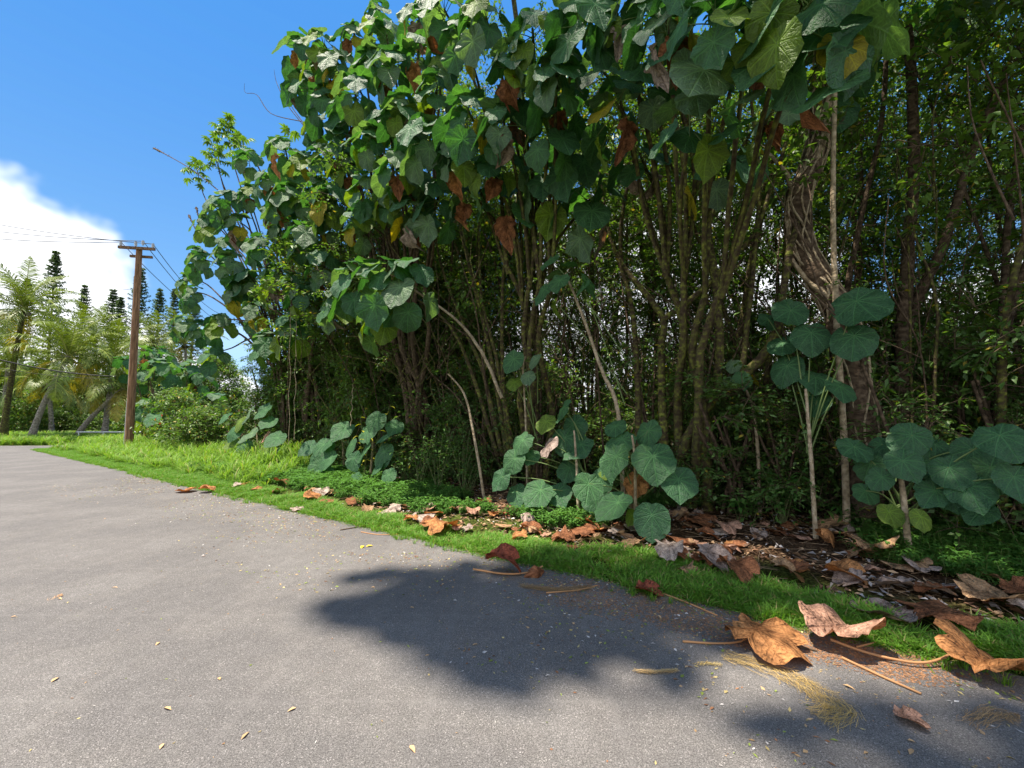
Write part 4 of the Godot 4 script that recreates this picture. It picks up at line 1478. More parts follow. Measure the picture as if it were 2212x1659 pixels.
# one broad leaf with its blade at a chosen place: the stalk runs back to the stem
func placed_leaf(o: Node3D, px: float, py: float, t: float, wide: float, mat: String, root := Vector3.INF) -> void:
	var p := on_t(px, py, t) - o.position
	var foot := Vector3(rf(-0.05, 0.05), maxf(0.05, p.y * rf(0.35, 0.7)), rf(-0.05, 0.05)) + INTO * 0.25
	if root != Vector3.INF: foot = root - o.position
	var b := Build.new()
	var tilt := deg_to_rad(rf(38, 72))
	var yaw := atan2(-INTO.x, -INTO.z) + rf(-0.6, 0.6)
	var turn := Basis(Vector3.UP, yaw) * Basis(Vector3.BACK, rf(-0.5, 0.5))
	var z := Vector3(0, cos(tilt), sin(tilt))
	var y := Vector3(0, sin(tilt), -cos(tilt))
	blade(b, wide, Transform3D(turn * Basis(y.cross(z), y, z), p), {"phase": rf(0, 9), "cup": rf(0.02, 0.22), "fold": rf(-0.08, 0.18), "wave": rf(0.008, 0.035), "curl": rf(-0.6, 0.15), "lobe": rf(0.15, 0.28), "torn": maxf(0.0, rf(-0.15, 0.16)), "crinkle": 0.012})
	var s_ := Build.new()
	s_.tube(smooth([foot, foot.lerp(p, 0.5) + Vector3(0, 0.08, 0), p], 4), [0.010, 0.010, 0.009, 0.009, 0.008, 0.008, 0.007, 0.007, 0.006], 5)
	part("leaf", s_.commit(mats.petiole, b.commit(mats[mat])), o)

func make_saplings() -> void:
	rng.seed = 99
	sapling([[1345, 1010], [1335, 890], [1300, 800], [1265, 700], [1238, 630], [1222, 590]], 2.3, 0.035, "tall pale curved sapling with a small tuft of leaves at its tip", 5, 0.6, "bark_pale", "leaf", [[1175, 625, 2.1, 0.42], [1260, 620, 2.1, 0.36], [1190, 560, 2.2, 0.4]])
	sapling([[1048, 1045], [1022, 930], [1002, 850], [968, 808]], 1.9, 0.028, "leaning pale bare sapling among thin dark stems", 0, 0.5)
	sapling([[1140, 1000], [1135, 900], [1130, 800], [1135, 770]], 2.2, 0.02, "slim sapling holding a few bright leaves at head height", 0, 0.5, "bark_pale", "leaf", [[1110, 775, 2.0, 0.42], [1160, 775, 2.0, 0.3, "leaf_pale"], [1140, 812, 2.0, 0.28, "leaf_pale"], [1112, 825, 2.1, 0.34, "leaf_lime"]])
	# the broad clump in the middle
	sapling([[1250, 1085], [1245, 1000], [1240, 930]], 1.75, 0.025, "bushy young plant with pale-veined round leaves above grey fallen leaf", 0, 0.8, "bark_pale", "flat_leaf", [
		[1215, 882, 1.9, 0.42], [1180, 910, 1.8, 0.36, "leaf_lime"], [1130, 950, 1.7, 0.42], [1112, 990, 1.6, 0.42], [1185, 958, 1.7, 0.40, "dead_grey"], [1220, 945, 1.9, 0.46, "leaf_blue"], [1255, 960, 1.9, 0.48, "leaf_blue"], [1085, 1030, 1.5, 0.36, "leaf_blue"], [1168, 1058, 1.5, 0.46],
		[1150, 985, 1.8, 0.3], [1205, 1060, 1.7, 0.40, "leaf_blue"], [1115, 1062, 1.6, 0.38, "leaf_blue"], [1240, 915, 2.1, 0.4, "leaf_blue"], [1230, 1010, 1.9, 0.38, "leaf_blue"]])
	sapling([[1370, 1085], [1372, 1000], [1365, 940]], 1.7, 0.025, "bushy young plant with the widest flat round leaves beside forked mossy trunk", 0, 0.8, "bark_pale", "flat_leaf", [
		[1330, 920, 2.0, 0.36], [1345, 948, 1.8, 0.46], [1330, 985, 1.6, 0.52], [1410, 985, 1.6, 0.58], [1272, 1045, 1.5, 0.46], [1335, 1085, 1.35, 0.52], [1408, 1112, 1.3, 0.46, "leaf_blue"], [1465, 1035, 1.6, 0.5, "leaf_blue"], [1300, 1030, 1.8, 0.4, "leaf_blue"], [1400, 930, 1.9, 0.42],
		[1285, 1075, 1.7, 0.42, "leaf_blue"], [1375, 1040, 1.9, 0.36, "dead_orange"], [1310, 1005, 1.9, 0.34, "leaf_lime"], [1365, 1112, 1.4, 0.22, "leaf_lime"]])
	# left clumps
	sapling([[560, 985], [555, 940], [550, 910]], 2.9, 0.03, "bushy young plant with pale round leaves next to the sunny grass", 0, 0.8, "bark_pale", "flat_leaf", [
		[540, 890, 2.5, 0.62, "leaf_pale"], [575, 885, 2.5, 0.6], [520, 910, 2.4, 0.55, "leaf_lime"], [510, 930, 2.3, 0.6], [545, 935, 2.3, 0.62, "leaf_pale"], [600, 945, 2.3, 0.6], [505, 955, 2.3, 0.45, "leaf_lime"], [575, 965, 2.2, 0.45, "leaf_lime"], [600, 975, 2.2, 0.45],
		[530, 960, 2.4, 0.5], [585, 910, 2.5, 0.55], [490, 900, 2.5, 0.5], [575, 940, 2.4, 0.38, "dead_pink"]])
	sapling([[745, 1010], [740, 960], [735, 930]], 2.4, 0.03, "bushy young plant with blue-green leaves at the middle of the shaded bank", 0, 0.8, "bark_pale", "flat_leaf", [
		[745, 925, 2.2, 0.6], [720, 945, 2.1, 0.58], [700, 960, 2.0, 0.56], [690, 985, 1.9, 0.5], [670, 965, 2.1, 0.5, "leaf_blue"], [715, 990, 1.9, 0.55], [690, 1005, 1.8, 0.5], [760, 960, 2.1, 0.45], [705, 1020, 1.8, 0.5, "leaf_blue"]])
	sapling([[800, 1015], [805, 950], [800, 915]], 2.3, 0.03, "bushy young plant of large drooping leaves before the dark stems", 0, 0.8, "bark_pale", "flat_leaf", [
		[795, 930, 2.1, 0.5], [815, 905, 2.2, 0.5], [835, 940, 2.0, 0.46], [790, 970, 2.0, 0.5], [830, 975, 1.9, 0.6], [765, 990, 1.9, 0.46, "leaf_blue"], [820, 1005, 1.8, 0.38], [765, 1035, 1.6, 0.42], [840, 1025, 1.7, 0.36], [855, 920, 2.1, 0.4]])
	# dark broad leaves at the shaded end
	sapling([[1760, 1120], [1750, 960], [1740, 840]], 2.4, 0.03, "tall young plant stacking dark broad leaves before the shaggy trunk", 0, 0.8, "bark_pale", "flat_leaf", [
		[1708, 670, 2.75, 0.48, "leaf_blue"], [1752, 718, 2.65, 0.48, "leaf_blue"], [1690, 740, 2.85, 0.41, "leaf_blue"], [1700, 790, 2.75, 0.46, "leaf_blue"], [1762, 815, 2.75, 0.41, "leaf_blue"], [1815, 835, 2.55, 0.41, "leaf_blue"], [1765, 865, 2.75, 0.37, "leaf_blue"], [1845, 725, 2.45, 0.50, "leaf_blue"], [1850, 650, 2.45, 0.60, "leaf_blue"], [1660, 690, 3.05, 0.33, "leaf_blue"]])
	sapling([[1960, 1140], [1950, 1060], [1940, 990]], 2.1, 0.035, "spreading young plant with very broad dark leaves at the shaded end", 0, 0.8, "bark_pale", "flat_leaf", [
		[1845, 965, 2.35, 0.39, "leaf_blue"], [1970, 940, 2.25, 0.40, "leaf_blue"], [1950, 995, 2.05, 0.36, "leaf_blue"], [1905, 1030, 2.05, 0.27, "leaf_blue"], [2050, 1010, 2.15, 0.37, "leaf_blue"], [2090, 1050, 2.05, 0.39, "leaf_blue"], [2160, 940, 2.05, 0.43, "leaf_blue"], [2190, 1030, 1.95, 0.34, "leaf_blue"], [1920, 1105, 2.05, 0.26, "leaf_lime"], [1990, 1115, 1.95, 0.23, "leaf_lime"],
		[2020, 960, 2.55, 0.37, "leaf_blue"], [1905, 960, 2.55, 0.30, "leaf_blue"], [2100, 970, 2.35, 0.37, "leaf_blue"], [2120, 1100, 2.15, 0.30, "leaf_blue"], [2050, 1070, 2.25, 0.30, "leaf_blue"], [1880, 1000, 2.35, 0.33], [2010, 1000, 2.35, 0.37], [1935, 960, 2.45, 0.39, "leaf_blue"], [2070, 1000, 2.45, 0.39, "leaf_blue"], [2140, 1010, 2.25, 0.39], [2020, 1060, 2.15, 0.33, "leaf_blue"], [1870, 1060, 2.25, 0.28]])
	sapling([[1640, 1060], [1630, 900], [1590, 800]], 3.2, 0.03, "pale sapling with mid-height leaves right of the forked trunk", 6, 0.5)
	# bank of broad leaves behind the pole
	for k in 6:
		var q: Array = [[330, 800, 4.2], [370, 850, 4.6], [310, 880, 3.6], [400, 800, 5.0], [345, 760, 5.2], [420, 870, 4.0]][k]
		var tip := on_t(q[0], q[1], q[2])
		var foot := Vector3(tip.x, 0.0, tip.z)
		var o := base("broad_leaf_bush", foot)
		tag(o, "mound of big pale drooping leaves growing behind the utility pole", "bush", "broad-leaved bushes behind the pole")
		var b := Build.new()
		for w in 4:
			var e := tip - foot + Vector3(rf(-1.1, 1.1), rf(-0.5, 0.5), rf(-1.1, 1.1))
			limb(b, [Vector3.ZERO, e * Vector3(0.4, 0.6, 0.4), e], 0.04, 0.015, 6)
			rosette(o, foot + e, 9, 1.05, 0.03, 0.12, 0.03)
		part("stem", b.commit(mats.bark_brown), o)

# ---------------------------------------------------------------- shrubs, vines and flowers under the trees
func leafy_stems(o: Node3D, n: int, tall: float, wide: float, leaf: float, width: float, tone: Color, mat: String, per := 14) -> void:
	var b := Build.new()
	var w := Build.new()
	w.tone = Color(0.12, 0.14, 0.06)
	for k in n:
		var a := rf(0, TAU)
		var e := Vector3(cos(a) * wide * rf(0.1, 1.0), tall * rf(0.5, 1.0), sin(a) * wide * rf(0.1, 1.0))
		var f0 := Vector3(rf(-0.1, 0.1), 0, rf(-0.1, 0.1)) * wide
		var mid := f0.lerp(e, 0.5) + Vector3(0, tall * 0.12, 0)
		w.tube([f0, mid, e], [0.007, 0.005, 0.002], 4)
		for q in per:
			var f := 0.25 + 0.75 * q / (per - 1.0)
			var p := f0.lerp(mid, f * 2.0) if f < 0.5 else mid.lerp(e, f * 2.0 - 1.0)
			var aa := q * 2.39996 + k
			var g := rf(0.75, 1.25)
			b.tone = Color(tone.r * g, tone.g * g, tone.b * g)
			b.leaflet(p, Vector3(cos(aa), rf(-0.25, 0.45), sin(aa)), Vector3.UP, leaf * rf(0.7, 1.2), width * rf(0.8, 1.2), rf(0.1, 0.3))
	part("stem", w.commit(mats.twig), o)
	part("foliage", b.commit(mats[mat]), o)

func make_undergrowth() -> void:
	rng.seed = 31
	# fresh green plants with pointed leaves
	for d in [[1690, 1135, 0.8, 0.55, "bright green pointed-leaf shrub in a sun patch before slim trunks"], [1600, 1125, 0.45, 0.3, "small pointed-leaf plant beside the dead leaf heap"], [1840, 1135, 0.30, 0.28, "little seedling with star-shaped spread leaves beside the shaggy trunk"], [1745, 1105, 0.3, 0.25, "low pointed-leaf seedling below the slim pale trunk"]]:
		var p := on_ground(d[0], d[1])
		var o := base("pointed_leaf_plant", p)
		tag(o, d[4], "plant")
		leafy_stems(o, 14 if d[2] > 0.5 else 6, d[2], d[3], 0.15, 0.052, Color(0.095, 0.23, 0.05), "foliage", 11)
	# hanging compound sprays in the middle
	for d in [[905, 960, 1.6, 1.3], [945, 990, 1.6, 1.1], [1000, 930, 1.9, 1.5], [880, 1010, 1.7, 0.8], [1010, 1010, 1.7, 0.8], [1110, 930, 2.6, 1.6]]:
		var p := on_t(d[0], d[1], d[2] + 0.4)
		p.y = height(p)
		var o := base("drooping_shrub", p)
		tag(o, "shrub with drooping oval leaflets between the dark thin stems", "shrub", "drooping shrubs under the trees")
		leafy_stems(o, 9, d[3], 0.5, 0.11, 0.045, Color(0.10, 0.21, 0.055), "foliage", 12)
	# dense dark small-leaved shrubs filling the shade
	for k in 84:
		var s := -4.5 + 19.0 * fmod(k * 0.618034 + 0.3, 1.0)
		var p := st(s, rf(3.0, 5.2) if s < 8.5 else rf(3.7, 5.4))
		p.y = height(p)
		leafy_tree("shade_shrub", "dense small-leaved shrub growing in the shade of the thicket", "shrub", "small-leaved shrubs in the shade", p, rf(1.1, 3.0), rf(0.6, 1.0), 0.05, "spray_small" if k % 3 else "spray_open", 40, 0.85)
	for k in 18:
		var p := st(-9.0 + k * 0.8 + rf(-0.4, 0.4), rf(8.0, 12.0))
		p.y = height(p)
		leafy_tree("thicket_shrub", "leafy shrub at the back of the thicket hiding the low sky", "shrub", "shrubs behind the thicket trunks", p, rf(2.4, 4.2), rf(1.1, 1.6), 0.03, "spray_mid", 110, 1.0)
	for k in 17:
		var p := st(rf(9.5, 15.5), rf(3.7, 5.2)) if k < 9 else st(rf(13.0, 19.0), rf(3.6, 6.5))
		p.y = height(p)
		leafy_tree("bank_shrub", "tall small-leaved shrub in the shaded bank under the sky-side crown", "shrub", "tall shrubs of the left bank", p, rf(2.6, 4.4), rf(1.0, 1.5), 0.03, "spray_small" if k % 2 else "spray_mid", 120, 1.0)
	# orange-flowered bush by the grass
	for k in 4:
		var p := on_t([395, 430, 365, 455][k], 940, [2.9, 2.8, 3.4, 2.9][k])
		p.y = 0.05
		var o := leafy_tree("flowering_bush", "leafy bush dotted with small orange flowers behind the tall grass", "bush", "orange-flowered bushes", p, [2.2, 1.7, 2.5, 1.5][k], 0.95, 0.05, "spray_mid", 90, 0.85)
		for q in 7:
			var b := Build.new()
			b.tone = Color(0.75, 0.16, 0.06)
			for w in 6:
				var a := w * TAU / 6.0
				b.leaflet(Vector3.ZERO, Vector3(cos(a), sin(a), 0.5), Vector3(0, 0, 1), 0.06, 0.045, 0.1)
			var a := rf(-1.2, 1.2)
			var out := (-INTO).rotated(Vector3.UP, a)
			part("flower", b.commit(mats.petal), o, Transform3D(Basis(Vector3.UP, atan2(out.x, out.z)), out * rf(0.75, 1.0) + Vector3(0, rf(0.4, 1.7), 0)))
	# yellow-leaved shoot
	var yp := on_t(790, 985, 2.2)
	yp.y = height(yp)
	var yo := base("yellowing_shoot", yp)
	tag(yo, "thin stem with a few bright yellow-green leaves catching sun", "plant")
	leafy_stems(yo, 5, 1.75, 0.55, 0.14, 0.06, Color(0.36, 0.36, 0.03), "foliage", 6)
	# hanging vines
	for d in [[628, 620, 960], [640, 690, 950], [762, 830, 920]]:
		var p0 := on_t(d[0], d[1], 2.2)
		var p1 := on_t(d[0] - 4, d[2], 2.1)
		var b := Build.new()
		var pts := []
		var rad := []
		for k in 14:
			var f := k / 13.0
			pts.append(p0.lerp(p1, f) + Vector3(sin(k * 1.9) * 0.02, 0, cos(k * 1.3) * 0.02))
			rad.append(0.007)
		b.tube(pts, rad, 4)
		tag(top("hanging_vine", b.commit(mats.bark_pale)), "thin pale vine hanging straight down from the crown", "vine", "vines hanging from the crown")

# ---------------------------------------------------------------- grass verge, ground cover and litter
func make_verge() -> void:
	rng.seed = 1234
	var places := [[], [], [], [], [], []]
	var n := 0
	for k in 2900:
		var s := rf(-1.8, 29.0)
		var wide := 0.32 + 0.38 * exp(-pow((s - 2.3) / 1.1, 2.0)) + 0.4 * smoothstep(7.0, 10.0, s) + 0.9 * smoothstep(13.0, 16.0, s)
		if s < 0.8: wide = 0.5
		var t := 0.08 + pow(rng.randf(), 1.15) * wide
		var p := st(s, t)
		var patch := noise.get_noise_2d(p.x * 70.0 + 50.0, p.z * 70.0)
		if patch < 0.04 and t > 0.15 and s < 11.0: continue
		if rng.randf() < 0.25 and s < 10.0: continue
		if s < 0.3 and patch < -0.02: continue
		p.y = height(p) - 0.012
		var up := Vector3(-(height(p + Vector3(0.1, 0, 0)) - height(p - Vector3(0.1, 0, 0))) * 5.0, 1, -(height(p + Vector3(0, 0, 0.1)) - height(p - Vector3(0, 0, 0.1))) * 5.0).normalized()
		var tilt := Basis(Quaternion(Vector3.UP, up))
		places[n % 6].append(Transform3D(tilt * Basis(Vector3.UP, rf(0, TAU))  .scaled(Vector3(1.0, rf(0.42, 0.8), 1.0)), p))
		n += 1
	for k in 6:
		tag(scatter("verge_grass", shapes.sod[k], places[k]), "short bright grass strip along the asphalt edge", "grass", "verge grass", "stuff")
	# loose tufts creeping on to the asphalt, and a single one out on it
	var loose := [[], [], [], []]
	for k in 700:
		var s := rf(-1.5, 16.0)
		var p := st(s, -pow(rng.randf(), 2.0) * 0.22)
		if noise.get_noise_2d(p.x * 60.0 + 50.0, p.z * 60.0) < 0.0: continue
		var sc := rf(0.35, 0.8)
		loose[k % 4].append(Transform3D(Basis(Vector3.UP, rf(0, TAU)).scaled(Vector3.ONE * sc), p))
	for k in 7:
		loose[k % 4].append(Transform3D(Basis(Vector3.UP, rf(0, TAU)), on_ground(1665 + rf(-16, 16), 1336 + rf(-3, 4))))
	for k in 4:
		tag(scatter("edge_tufts", shapes.tuft[k], loose[k]), "thin grass tufts creeping over the asphalt edge", "grass", "grass tufts on the asphalt", "stuff")
	# leafy ground cover
	var cover := [[], [], [], [], []]
	n = 0
	for k in 2600:
		var s := rf(-3.5, 16.0)
		var t := rf(0.55, 3.5)
		var p := st(s, t)
		var patch := noise.get_noise_2d(p.x * 45.0 - 90.0, p.z * 45.0)
		var ok := false
		if s > 7.5: ok = t > 1.0 and t < 2.6 and patch > -0.2
		elif s > 4.7: ok = t > 0.95 and t < 2.2 and patch > 0.03
		elif s > 3.3: ok = t > 1.25 and t < 2.5 and patch > -0.35
		elif s < 0.3: ok = t > 1.8 and patch > -0.4
		else: ok = t > 2.4 and patch > 0.2
		if not ok: continue
		p.y = height(p) - 0.01
		var sc := rf(0.75, 1.25) * (1.0 if s < 7.0 else 1.15)
		cover[n % 5].append(Transform3D(Basis(Vector3.UP, rf(0, TAU)).scaled(Vector3.ONE * sc), p))
		n += 1
	for k in 5:
		tag(scatter("ground_cover", shapes.cover[k], cover[k]), "low leafy creeping ground cover at the foot of the thicket", "ground cover", "ground cover", "stuff")
	# tall grass on the sunny corner
	var tall := [[], [], []]
	for k in 1500:
		var s := rf(10.5, 29.0)
		var t := rf(0.55, 4.6)
		if s < 13.0 and t > 1.6 + (s - 11.0): continue
		var p := st(s, t)
		p.y = height(p) - 0.03
		var sc := rf(0.45, 1.0) * clampf(0.45 + t * 0.36, 0.5, 1.4)
		tall[k % 3].append(Transform3D(Basis(Vector3.UP, rf(0, TAU)).scaled(Vector3(1.0, sc, 1.0)), p))
	for k in 3:
		tag(scatter("tall_grass", shapes.tall_grass[k], tall[k]), "tall sunlit yellow-green grass round the foot of the pole", "grass", "tall grass", "stuff")
	# brown litter: bits of leaf, twigs and straw
	var bits := Build.new()
	for k in 9000:
		var s := rf(-3.2, 9.0)
		var t := rf(0.6, 3.4)
		if s > 4.0 and rng.randf() < 0.5: continue
		var p := st(s, t)
		if noise.get_noise_2d(p.x * 80.0, p.z * 80.0 + 30.0) < -0.2: continue
		p.y = height(p) + rf(0.0, 0.018)
		var g := rf(0.55, 1.3)
		bits.tone = [Color(0.26 * g, 0.14 * g, 0.08 * g), Color(0.40 * g, 0.26 * g, 0.15 * g), Color(0.40 * g, 0.36 * g, 0.34 * g), Color(0.14 * g, 0.085 * g, 0.055 * g)][k % 4]
		var a := rf(0, TAU)
		bits.leaflet(p, Vector3(cos(a), rf(-0.1, 0.35), sin(a)), Vector3(rf(-0.6, 0.6), 1, rf(-0.6, 0.6)).normalized(), rf(0.03, 0.11), rf(0.012, 0.05), rf(-0.2, 0.4), false)
	tag(top("leaf_litter", bits.commit(mats.litter_bits)), "crumbled brown leaf litter covering the soil behind the grass", "leaf litter", "", "stuff")
	var twigs := Build.new()
	for k in 700:
		var s := rf(-3.0, 8.0)
		var t := rf(0.5, 3.0)
		var p := st(s, t)
		p.y = height(p) + 0.01
		var a := rf(0, TAU)
		var l := rf(0.06, 0.35)
		var g := rf(0.5, 1.3)
		twigs.tone = Color(0.30 * g, 0.21 * g, 0.13 * g)
		var q := p + Vector3(cos(a) * l, 0, sin(a) * l)
		q.y = height(q) + rf(0.005, 0.03)
		twigs.tube([p, p.lerp(q, 0.5) + Vector3(0, rf(0.0, 0.02), 0), q], [0.003, 0.003, 0.002], 4)
	tag(top("twig_litter", twigs.commit(mats.twig)), "thin broken twigs strewn over the brown leaf litter", "twigs", "", "stuff")
	# crumbs, straw and seed husks blown along the asphalt edge
	var crumbs := Build.new()
	for k in 13000:
		var s := rf(-2.6, 15.0)
		var t := -pow(rng.randf(), 2.4) * 1.9 + 0.05
		if k % 9 == 0: t = rf(-4.5, 0.0)
		var p := st(s, t)
		var patch := noise.get_noise_2d(p.x * 55.0 + 11.0, p.z * 55.0)
		if patch < -0.05 and k % 9: continue
		p.y = 0.003
		var g := rf(0.5, 1.2)
		crumbs.tone = [Color(0.42 * g, 0.28 * g, 0.15 * g), Color(0.26 * g, 0.13 * g, 0.07 * g), Color(0.50 * g, 0.40 * g, 0.18 * g), Color(0.24 * g, 0.30 * g, 0.07 * g), Color(0.5 * g, 0.47 * g, 0.44 * g)][rng.randi_range(0, 4)]
		var a := rf(0, TAU)
		var l := rf(0.010, 0.042)
		if k % 9 == 0: l *= 0.6
		crumbs.leaflet(p, Vector3(cos(a), 0.05, sin(a)), Vector3(rf(-0.3, 0.3), 1, rf(-0.3, 0.3)).normalized(), l, l * rf(0.2, 0.6), rf(-0.1, 0.2), false)
	for k in 9000:
		var s := rf(-1.5, 16.0)
		var p := st(s, -pow(rng.randf(), 1.6) * 1.3 + 0.05)
		if noise.get_noise_2d(p.x * 90.0 + 31.0, p.z * 90.0) < 0.06: continue
		p.y = 0.003
		var g := rf(0.6, 1.2)
		crumbs.tone = Color(0.40 * g, 0.30 * g, 0.15 * g) if k % 3 else Color(0.34 * g, 0.20 * g, 0.11 * g)
		var a := rf(0, TAU)
		var l := rf(0.006, 0.022)
		crumbs.leaflet(p, Vector3(cos(a), 0.05, sin(a)), Vector3.UP, l, l * rf(0.3, 0.7), 0.05, false)
	tag(top("road_debris", crumbs.commit(mats.litter_bits)), "small crumbs of leaf and straw scattered on the asphalt edge", "debris", "", "stuff")
	# brown rotted stain made of fine fibres along the right of the road edge
	var fib := Build.new()
	for k in 9500:
		var f := rng.randf()
		var p := on_ground(lerpf(1180, 2050, f) + rf(-60, 60), lerpf(1265, 1455, f) + rf(-32, 32))
		p.y = 0.002
		var a := rf(0, TAU)
		var g := rf(0.4, 1.2)
		fib.tone = Color(0.36 * g, 0.19 * g, 0.10 * g)
		var l := rf(0.006, 0.03)
		fib.leaflet(p, Vector3(cos(a), 0.03, sin(a)), Vector3.UP, l, l * rf(0.15, 0.5), 0.05, false)
	tag(top("rotted_fibre", fib.commit(mats.litter_bits)), "dark brown rotted leaf crumbs on the asphalt around the big dead leaves", "debris", "", "stuff")

# ---------------------------------------------------------------- fallen leaves and stalks
func fallen(px: float, py: float, which: int, size: float, turn: float, mat: String, label: String, group := "", tilt := Vector3.ZERO) -> Node3D:
	var p := on_ground(px, py)
	p.y = maxf(height(p), 0.0) + 0.004
	var o := top("dead_leaf", shapes.lying[which], Transform3D((Basis(Vector3.UP, turn) * Basis.from_euler(tilt)).scaled(Vector3.ONE * size), p), mats[mat])
	tag(o, label, "dead leaf", group)
	return o

func stalk(pts: Array, r: float, label: String, mat := "petiole_dead") -> void:
	var w := []
	for q in pts:
		var p := on_ground(q[0], q[1])
		p.y = maxf(height(p), 0.0) + (q[2] if q.size() > 2 else r)
		w.append(p)
	var b := Build.new()
	limb(b, w, r, r * 0.75, 6, 0.05)
	tag(top("leaf_stalk", b.commit(mats[mat])), label, "stalk")

func make_fallen() -> void:
	rng.seed = 808
	fallen(1635, 1392, 0, 1.05, 0.5, "dead_orange", "flat orange dead leaf with ragged edge lying on the asphalt")
	fallen(1808, 1400, 3, 1.0, 2.2, "dead_pink", "folded pinkish dead leaf lying on the asphalt between stalks")
	fallen(2125, 1468, 6, 1.0, 1.9, "dead_orange", "curled orange dead leaf lying on the asphalt by the longest stalk")
	fallen(2030, 1352, 0, 1.05, 2.7, "dead_brown", "broad rust-brown dead leaf lying on the grass strip")
	fallen(1890, 1325, 7, 0.85, 0.2, "dead_grey", "grey-purple dead leaf half hidden in the grass strip")
	fallen(1075, 1238, 4, 0.70, 1.4, "dead_red", "dark red curled dead leaf lying on the shaded asphalt")
	fallen(1150, 1240, 8, 0.5, 0.3, "dead_brown", "brown dead leaf standing upright on the shaded asphalt", "", Vector3(1.15, 0.2, 0))
	fallen(1390, 1282, 1, 0.45, 1.0, "dead_red", "small dark red crumpled leaf on asphalt beside the grass")
	fallen(945, 1145, 5, 0.95, 0.8, "dead_orange", "large crumpled orange dead leaf lying on the sunny grass")
	fallen(905, 1125, 2, 0.6, 2.0, "dead_pale", "pale crumpled leaf tucked against the large orange one")
	fallen(1190, 1118, 2, 0.72, 0.4, "dead_pale", "pale lilac-grey dead leaf propped up below the round green leaves", "", Vector3(0.7, 0, 0.1))
	fallen(1140, 1135, 8, 0.7, 1.2, "dead_grey", "crumpled grey-pink dead leaf beside the propped pale leaf")
	fallen(1215, 1172, 5, 0.62, 2.9, "dead_brown", "arched dark brown dead leaf on the grass strip")
	fallen(1265, 1135, 1, 0.7, 0.9, "dead_orange", "rolled orange-brown dead leaf under the round green leaves")
	fallen(1885, 1205, 3, 0.95, 2.5, "dead_tan", "wide tan dead leaf arched over the litter by the ground cover")
	fallen(1815, 1252, 6, 0.7, 0.7, "dead_orange", "crumpled orange dead leaf on bare soil near the tan one")
	fallen(1770, 1172, 8, 0.75, 1.6, "dead_orange", "orange dead leaf curled upright below the pointed-leaf shrub", "", Vector3(0.5, 0, 0.3))
	fallen(1590, 1250, 4, 0.6, 0.1, "dead_brown", "dull brown dead leaf on grass beside the soil patch")
	fallen(1480, 1240, 5, 0.4, 2.3, "dead_tan", "small tan dead leaf standing in the grass strip")
	fallen(2140, 1310, 1, 0.9, 1.8, "dead_tan", "rolled tan dead leaf at the shaded end of the verge")
	fallen(1500, 1135, 0, 0.8, 1.1, "dead_brown", "brown dead leaf flat against the foot of the forked trunk")
	fallen(400, 1062, 7, 0.75, 0.9, "dead_orange", "orange dead leaf lying alone on the sunny asphalt", "", Vector3(0, 0, 0.05))
	fallen(440, 1064, 3, 0.6, 1.9, "dead_orange", "pale orange dead leaf beside the lone one on the sunny asphalt")
	fallen(640, 1103, 0, 0.45, 0.9, "dead_pale", "small pale dead leaf on the asphalt by the grass")
	fallen(1955, 1560, 1, 0.26, 0.9, "dead_pink", "small pink rolled leaf alone on the open asphalt")
	# many more along the bank
	var mixes := ["dead_orange", "dead_brown", "dead_tan", "dead_grey", "dead_brown", "dead_pink", "dead_pale"]
	for k in 270:
		var s := rf(-2.4, 11.0) if k < 120 else (rf(2.5, 9.5) if k < 165 else rf(-1.6, 3.4))
		var t := rf(0.7, 2.9)
		if s > 4.6: t = rf(0.35, 1.7)
		elif rng.randf() < 0.4: t = rf(1.2, 2.4)
		if k >= 120: t = rf(0.3, 1.6) if k < 165 else rf(0.8, 2.9)
		var p := st(s, t)
		p.y = height(p) + (0.03 if t < 1.2 else 0.008)
		var m: String = mixes[rng.randi_range(0, 6)]
		var o := top("dead_leaf", shapes.lying[rng.randi_range(0, 8)], Transform3D((Basis(Vector3.UP, rf(0, TAU)) * Basis.from_euler(Vector3(rf(-0.25, 0.35), 0, rf(-0.25, 0.25)))).scaled(Vector3.ONE * rf(0.22, 0.66)) * Basis().scaled(Vector3(1, 0.7, 1)), p), mats[m])
		var word: String = {"dead_orange": "orange", "dead_brown": "brown", "dead_tan": "tan", "dead_grey": "grey", "dead_pink": "pinkish", "dead_pale": "pale silvery"}[m]
		tag(o, "%s curled dead leaf among others in the litter under the thicket" % word, "dead leaf", "%s dead leaves in the bank litter" % word)
	# stalks on the asphalt
	stalk([[1820, 1424], [1900, 1462], [1990, 1502]], 0.009, "straight orange stalk lying on the asphalt below the pinkish leaf")
	stalk([[1795, 1398, 0.05], [1880, 1422, 0.03], [1980, 1442, 0.03], [2040, 1438, 0.05], [2068, 1424, 0.08]], 0.009, "long curved stalk reaching the curled orange leaf")
	stalk([[1475, 1388], [1540, 1392], [1600, 1388], [1628, 1374, 0.04]], 0.008, "curved brown stalk tucked under the flat orange leaf")
	stalk([[1415, 1278], [1480, 1302], [1550, 1332]], 0.008, "straight tan stalk leading to the flat orange leaf")
	stalk([[1690, 1385, 0.04], [1720, 1398], [1765, 1408]], 0.009, "dark stalk bridging the orange and pinkish leaves", "bark_brown")
	stalk([[1700, 1322], [1780, 1345], [1860, 1368]], 0.006, "thin yellowish stalk along the edge of the grass strip")
	stalk([[1850, 1400], [1900, 1388], [1940, 1375]], 0.007, "short stalk pointing at the rust-brown leaf on grass")
	stalk([[1022, 1236, 0.03], [1090, 1244, 0.02], [1140, 1243, 0.03], [1172, 1234, 0.05]], 0.010, "salmon stalk lying in front of the dark red curled leaf")
	stalk([[735, 1146], [770, 1140], [808, 1132]], 0.008, "dark twig on the asphalt close to the sunny grass", "bark_brown")
